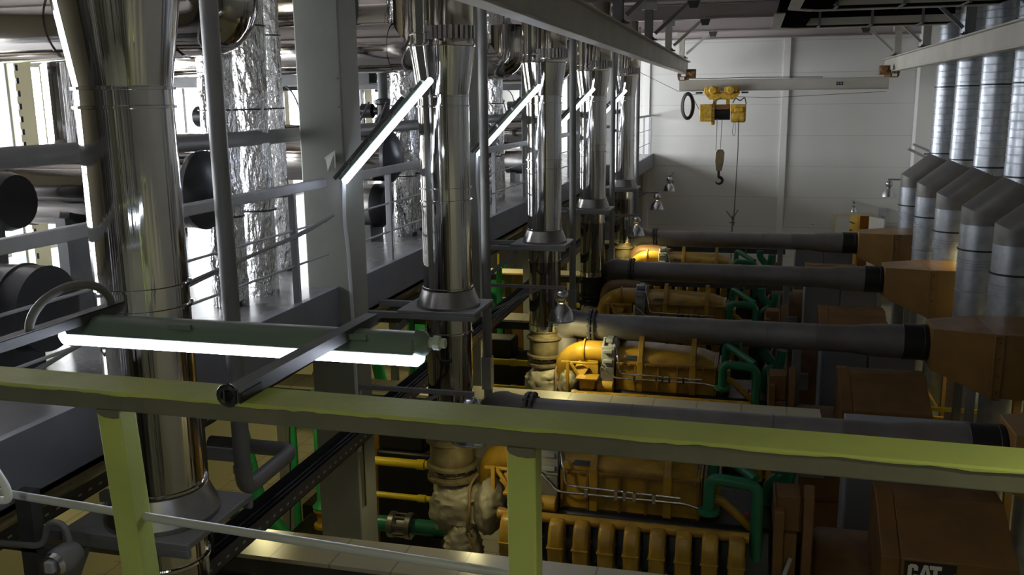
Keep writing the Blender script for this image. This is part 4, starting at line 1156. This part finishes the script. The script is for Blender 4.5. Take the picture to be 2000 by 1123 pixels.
bell(2.57, 24.7, 2.33, 'small flat lamp above the open back door', 0, 'back', s=.6)
# unseen lamps, placed for the warm light on hall, gallery and rail
bell(-4.3, 7.2, 3.0, 'bell lamp under the gallery in the nearest bay', 32, 3.6)
bell(-5.6, 4.9, 3.02, 'bell lamp under the gallery left of the wide stack', 18, 3.6)
bell(-4.6, 12.6, 3.02, 'added bell lamp under the gallery in the third bay', 60, 3.6)  # unseen lamp added for warm light under the gallery
bell(-4.6, 16.2, 3.02, 'added bell lamp under the gallery in the fourth bay', 60, 3.6)  # same added warm light, one bay farther
bell(3.62, 14.55, 3.2, 'bell lamp on the right wall behind the third filter box', 60, 'right')
bell(3.75, 7.0, 1.95, 'bell lamp low on the right wall by the nearest filter box', 22, 'right')
bell(3.75, 10.5, 1.95, 'bell lamp low on the right wall by the second filter box', 22, 'right')
bell(3.75, 14.2, 1.95, 'bell lamp low on the right wall by the third filter box', 26, 'right')
bell(1.9, .75, 5.95, 'added bell lamp under the roof above the right end of the foreground rail', 135, 6.95, GREENISH, spot=R(125))  # unseen lamp added to brighten the guard rail top
bell(-.9, -1.1, 6.2, 'added bell lamp under the roof behind the viewing platform', 62, 6.95, GREENISH, spot=R(150))  # unseen lamp added to brighten the rail fronts and posts

# ------------------------------------------------------------------ equipment under the gallery, repeated in each bay
def make_pump(Y):
    t = thing('pump_unit', 'green pipe and yellow valve on a black pump box', 'pump', (-4.25, Y, 0), 'green and yellow pump units under the gallery')
    x = -4.25
    obj('base', MB().box(x - .3, x + .35, Y - .3, Y + .3, 0, .78), M['engine_black'], t, .02)
    obj('base_mark', MB().box(x - .05, x + .15, Y - .31, Y - .30, .62, .64), M['rail_grey'], t, smooth=0)
    v = MB().lathe([(.10, .78), (.10, .82), (.065, .84), (.065, .95), (.10, .97), (.10, 1.0)], (x, Y, 0), n=22).lathe([(.06, .06), (.06, .22), (.08, .23)], (x, Y, .92), 'x', 18)
    obj('valve', v, M['yellow'], t, .004)
    obj('pipe', MB().lathe([(.10, 1.0), (.105, 1.02), (.06, 1.07), (.052, 1.1), (.052, 2.3)], (x, Y, 0), n=24), M['green_bright'], t)
    obj('pipe', MB().tube(fillet([(x + .22, Y - .05, 1.0), (x + .3, Y - .2, .98), (x + .28, Y - .25, .3)], .08, 5), .035, 16), M['green_bright'], t)
    obj('pipe', MB().tube(fillet([(x - .9, Y, 1.75), (x - .75, Y, .95), (x - .45, Y, .6)], .25, 7), .085, 22).lathe([(.04, .5), (.04, 2.2)], (x - .35, Y + .1, 0), n=14), M['green_bright'], t)
    obj('orange_panel', MB().box(x - .02, x + .5, Y + .42, Y + .50, 0, 2.1), M['orange_brown'], t)
    obj('hose', MB().tube([(x - .15, Y - .3, 2.3), (x - .18, Y - .32, 1.4), (x - .22, Y - .36, .5)], .008, 6), M['cable'], t)
    obj('side_tap', MB().lathe([(.015, .05), (.015, .3)], (x, Y, 1.75), 'x', 10), M['rail_grey'], t)
    return t
PL = ['green pipe with yellow valve on a black pump box, left of the lit column base', 'green and yellow pump unit under the gallery behind the second engine row', 'green and yellow pump unit under the gallery, seen between the third and fourth stacks', 'farthest green and yellow pump unit under the gallery']
p0 = make_pump(8.3); p0['label'] = PL[0]
for k in range(1, 4):
    dup(p0, (0, 3.6 * k, 0), PL[k])
TL = ['dark green tank under the gallery left of the pump box', 'green tank with a yellow strip under the gallery beyond the slim grey pipe', 'green tank under the gallery in the third bay', 'green tank under the gallery in the farthest bay']
tanks = []
for k in range(4):
    y = 7.3 + 3.6 * k
    t = thing('green_tank', TL[k], 'tank', (-5.3, y, 0), 'green tanks under the gallery')
    obj('shell', MB().lathe([(.26, .3), (.32, .36), (.32, 1.6), (.26, 1.72), (.1, 1.78)], (-5.3, y, 0), n=32), M['green_bright'], t)
    obj('strip', MB().box(-4.99, -4.96, y - .03, y + .03, .4, 2.1), M['yellow_bright'], t)
    obj('leg', MB().box(-5.5, -5.44, y - .03, y + .03, 0, .34).box(-5.16, -5.1, y - .03, y + .03, 0, .34), M['dark_steel'], t)
# pipes across under the gallery in each bay
for k in range(4):
    yo = 3.6 * k
    B = BAY[k]
    for z, r in ((1.78, .042), (1.43, .03)):
        gpm = MB().tube(fillet([(-2.72, 7.85 + yo, z), (-3.52 - .6 * r, 7.85 + yo, z), (-3.52 - .6 * r, 7.85 + yo, .02)], .1, 5), r, 18).lathe([(r + .008, -3.0), (r + .008, -2.92)], (0, 7.85 + yo, z), 'x', 18)
        tag(obj('gas_pipe', gpm, M['yellow_bright']),
            '%s yellow gas pipe under the gallery, %s' % ('thick upper' if z > 1.5 else 'thin lower', B), 'pipe', 'yellow gas pipes')
    t = thing('water_main', 'green water main with bolted coupling under the gallery, ' + B, 'pipe', (-3.0, 7.6 + yo, 0), 'green water mains')
    obj('pipe', MB().tube(fillet([(-2.52, 7.6 + yo, 1.26), (-3.44, 7.6 + yo, 1.26), (-3.44, 7.6 + yo, .02)], .16, 6), .075, 22), M['green'], t)
    obj('coupling', MB().lathe([(.11, -3.2), (.125, -3.19), (.125, -3.14), (.085, -3.13), (.085, -3.03), (.125, -3.02), (.125, -2.97), (.11, -2.96)], (0, 7.6 + yo, 1.26), 'x', 24).bolts((-3.08, 7.6 + yo, 1.26), 'x', .105, 8, .01, .12), M['chrome_dull'], t)
    obj('stand', MB().box(-2.75, -2.65, 7.5 + yo, 7.7 + yo, 0, 1.2), M['engine_black'], t)
    tag(obj('gearbox', MB().box(-3.62, -2.75, 8.3 + yo, 8.8 + yo, .0, 1.7).box(-3.6, -3.1, 8.32 + yo, 8.7 + yo, 1.7, 1.95).lathe([(.2, -3.1), (.2, -2.85)], (0, 8.5 + yo, .9), 'x', 20), M['engine_black'], None, .03),
        'black machine casing under the gallery, ' + B, 'machine', 'black machines under the gallery')

for k in range(4):
    yo = 3.6 * k
    t = thing('compressor_unit', 'low black compressor with round motor under the gallery, ' + BAY[k], 'machine', (-4.6, 6.6 + yo, 0), 'black compressors under the gallery')
    obj('base_frame', MB().box(-5.3, -3.8, 6.2 + yo, 7.0 + yo, 0, .25), M['engine_black'], t, .01)
    obj('motor', MB().lathe([(.2, -5.2), (.30, -5.14), (.30, -4.6), (.22, -4.55)], (0, 6.6 + yo, .62), 'x', 28), M['engine_black'], t)
    obj('casing', MB().box(-4.5, -3.9, 6.3 + yo, 6.9 + yo, .25, 1.35), M['engine_black'], t, .05)
    obj('cooling_pipe', MB().tube(fillet([(-4.2, 6.6 + yo, 1.35), (-4.2, 6.6 + yo, 1.75), (-5.0, 6.6 + yo, 1.75), (-5.0, 6.6 + yo, .8)], .12, 5), .05, 16), M['green_dark'], t)

# cable channels along the underside of the gallery
def channel(x, z, y0, y1, label):
    t = thing('cable_channel', label, 'cable tray', (x, (y0 + y1) / 2, z), 'perforated cable channels')
    m = MB().box(x - .09, x + .09, y0, y1, z, z + .006).box(x - .09, x - .084, y0, y1, z, z + .10).box(x + .084, x + .09, y0, y1, z, z + .10)
    obj('channel', m, M['dark_steel'], t, smooth=0)
    h = MB()
    y = y0 + .05
    while y < y1:
        h.box(x + .0895, x + .0915, y, y + .03, z + .04, z + .052)
        y += .09
    obj('slots', h, M['rail_grey'], t, smooth=0)
    obj('hanger', MB().bar((x, y0 + .4, z), (x, y0 + .4, GZ - .14), .03, .03).bar((x, y1 - .4, z), (x, y1 - .4, GZ - .14), .03, .03), M['dark_steel'], t)
    cb = MB()
    for q in range(4):
        cb.tube([(x - .06 + .04 * q, y0, z + .03), (x - .05 + .035 * q, (y0 + y1) / 2, z + .035), (x - .06 + .04 * q, y1, z + .03)], .014, 8)
    obj('cables', cb, M['cable'], t)
channel(-2.92, 2.60, 3.9, 20.2, 'long dark cable channel hung under the gallery edge')
channel(-3.85, 2.9, -1.0, 20.2, 'dark cable channel hung deeper under the gallery')
tag(obj('lagged_main', MB().lathe([(.11, -2), (.11, 20.4)], (-3.60, 0, 3.22), 'y', 28), M['chrome_dull']), 'dull lagged pipe running under the gallery edge beam', 'pipe')
# junction lamp low in the left corner
t = thing('bulkhead_lamp', 'round grey bulkhead lamp with conduit in the lower left corner', 'lamp', (-3.3, 3.35, 3.0))
jx, jy, jz = -2.78, 3.08, 3.30
obj('housing', MB().lathe([(.05, -.10), (.062, -.08), (.062, 0), (.05, .02)], (jx, jy, jz), 'y', 24), M['pipe_grey'], t)
obj('lens', MB().lathe([(.05, -.125), (.056, -.10)], (jx, jy, jz), 'y', 24), M['lamp_alu'], t)
obj('lens_cap', MB().box(jx - .02, jx + .02, jy - .14, jy - .12, jz - .02, jz + .03), M['rail_grey'], t, .004)
obj('conduit', MB().tube(fillet([(jx, jy, jz + .05), (jx - .02, jy, jz + .14), (jx - .10, jy, jz + .14), (jx - .14, jy, jz + .02), (jx - .5, jy, jz - .0), (jx - .9, jy + .1, jz)], .05, 6), .014, 12), M['pipe_grey'], t)
obj('carrier', MB().box(jx - 1.0, jx - .05, jy + .02, jy + .05, jz - .03, jz + .0).box(jx - .28, jx - .20, jy + .02, jy + .08, jz - .6, jz + .25), M['dark_steel'], t)

# ------------------------------------------------------------------ right side odds and ends
t = thing('pallet_of_pipes', 'white pipes lying on the floor beside the right filter boxes', 'pipes', (3.75, 13.4, 0), None)
for q in range(4):
    obj('pipe', MB().lathe([(.06, 12.0), (.06, 15.4)], (3.55 + .16 * q, 0, .9), 'y', 18), M['white_paint'], t)
obj('rack', MB().box(3.45, 4.15, 12.6, 12.7, 0, .84).box(3.45, 4.15, 14.6, 14.7, 0, .84), M['dark_steel'], t)
tag(obj('yellow_barrier', MB().bar((2.1, 12.6, 0), (2.1, 12.6, 1.2), .05, .05).bar((3.2, 12.6, 0), (3.2, 12.6, 1.2), .05, .05).bar((2.1, 12.6, 1.15), (3.2, 12.6, 1.15), .05, .05).bar((2.1, 12.6, .2), (3.2, 12.6, .9), .05, .05), M['yellow_bright']),
    'yellow barrier frame on the floor between the filter boxes', 'barrier')
tag(obj('fire_extinguisher', MB().lathe([(.07, .3), (.09, .33), (.09, .8), (.05, .88), (.02, .95)], (3.35, 16.0, 0), n=20).box(3.3, 3.4, 15.95, 16.05, 0, .3), M['red']), 'red extinguisher standing near the spiral ducts', 'extinguisher')
t = thing('wall_light_bracket', 'twin grey wall floodlight on the right wall above the farthest elbow', 'lamp', (3.9, 22.8, 3.9))
obj('head', MB().bar((3.45, 22.8, 4.02), (3.85, 22.8, 3.82), .18, .06).bar((3.55, 22.8, 4.12), (3.95, 22.8, 3.95), .16, .05), M['rail_grey'], t)
obj('arm', MB().bar((3.8, 22.8, 3.9), (4.2, 22.8, 3.9), .03, .03), M['pipe_grey'], t)
tag(obj('wall_box', MB().box(3.2, 3.38, YB - .1, YB, 2.2, 2.42).tube(fillet([(3.29, YB - .05, 2.2), (3.35, YB - .05, 1.9), (3.6, YB - .05, 1.7)], .1, 4), .012, 8), M['rail_grey']), 'small grey box with cable on the back wall right of the door', 'box')
tag(obj('antenna_mast', MB().tube([(-.36, 21.4, 0), (-.36, 21.4, 2.58)], .012, 8).tube([(-.50, 21.4, 2.68), (-.36, 21.4, 2.5), (-.24, 21.4, 2.72)], .010, 6).bar((-.43, 21.4, 2.42), (-.29, 21.4, 2.42), .015, .015), M['dark_steel']), 'thin dark mast with forked tip behind the farthest air pipe', 'mast')
tag(obj('red_extinguisher', MB().lathe([(.05, GZ), (.06, GZ + .02), (.06, GZ + .5), (.03, GZ + .58)], (-3.9, 18.6, 0), n=16), M['red']), 'red extinguisher on the gallery between the two farthest stacks', 'extinguisher')
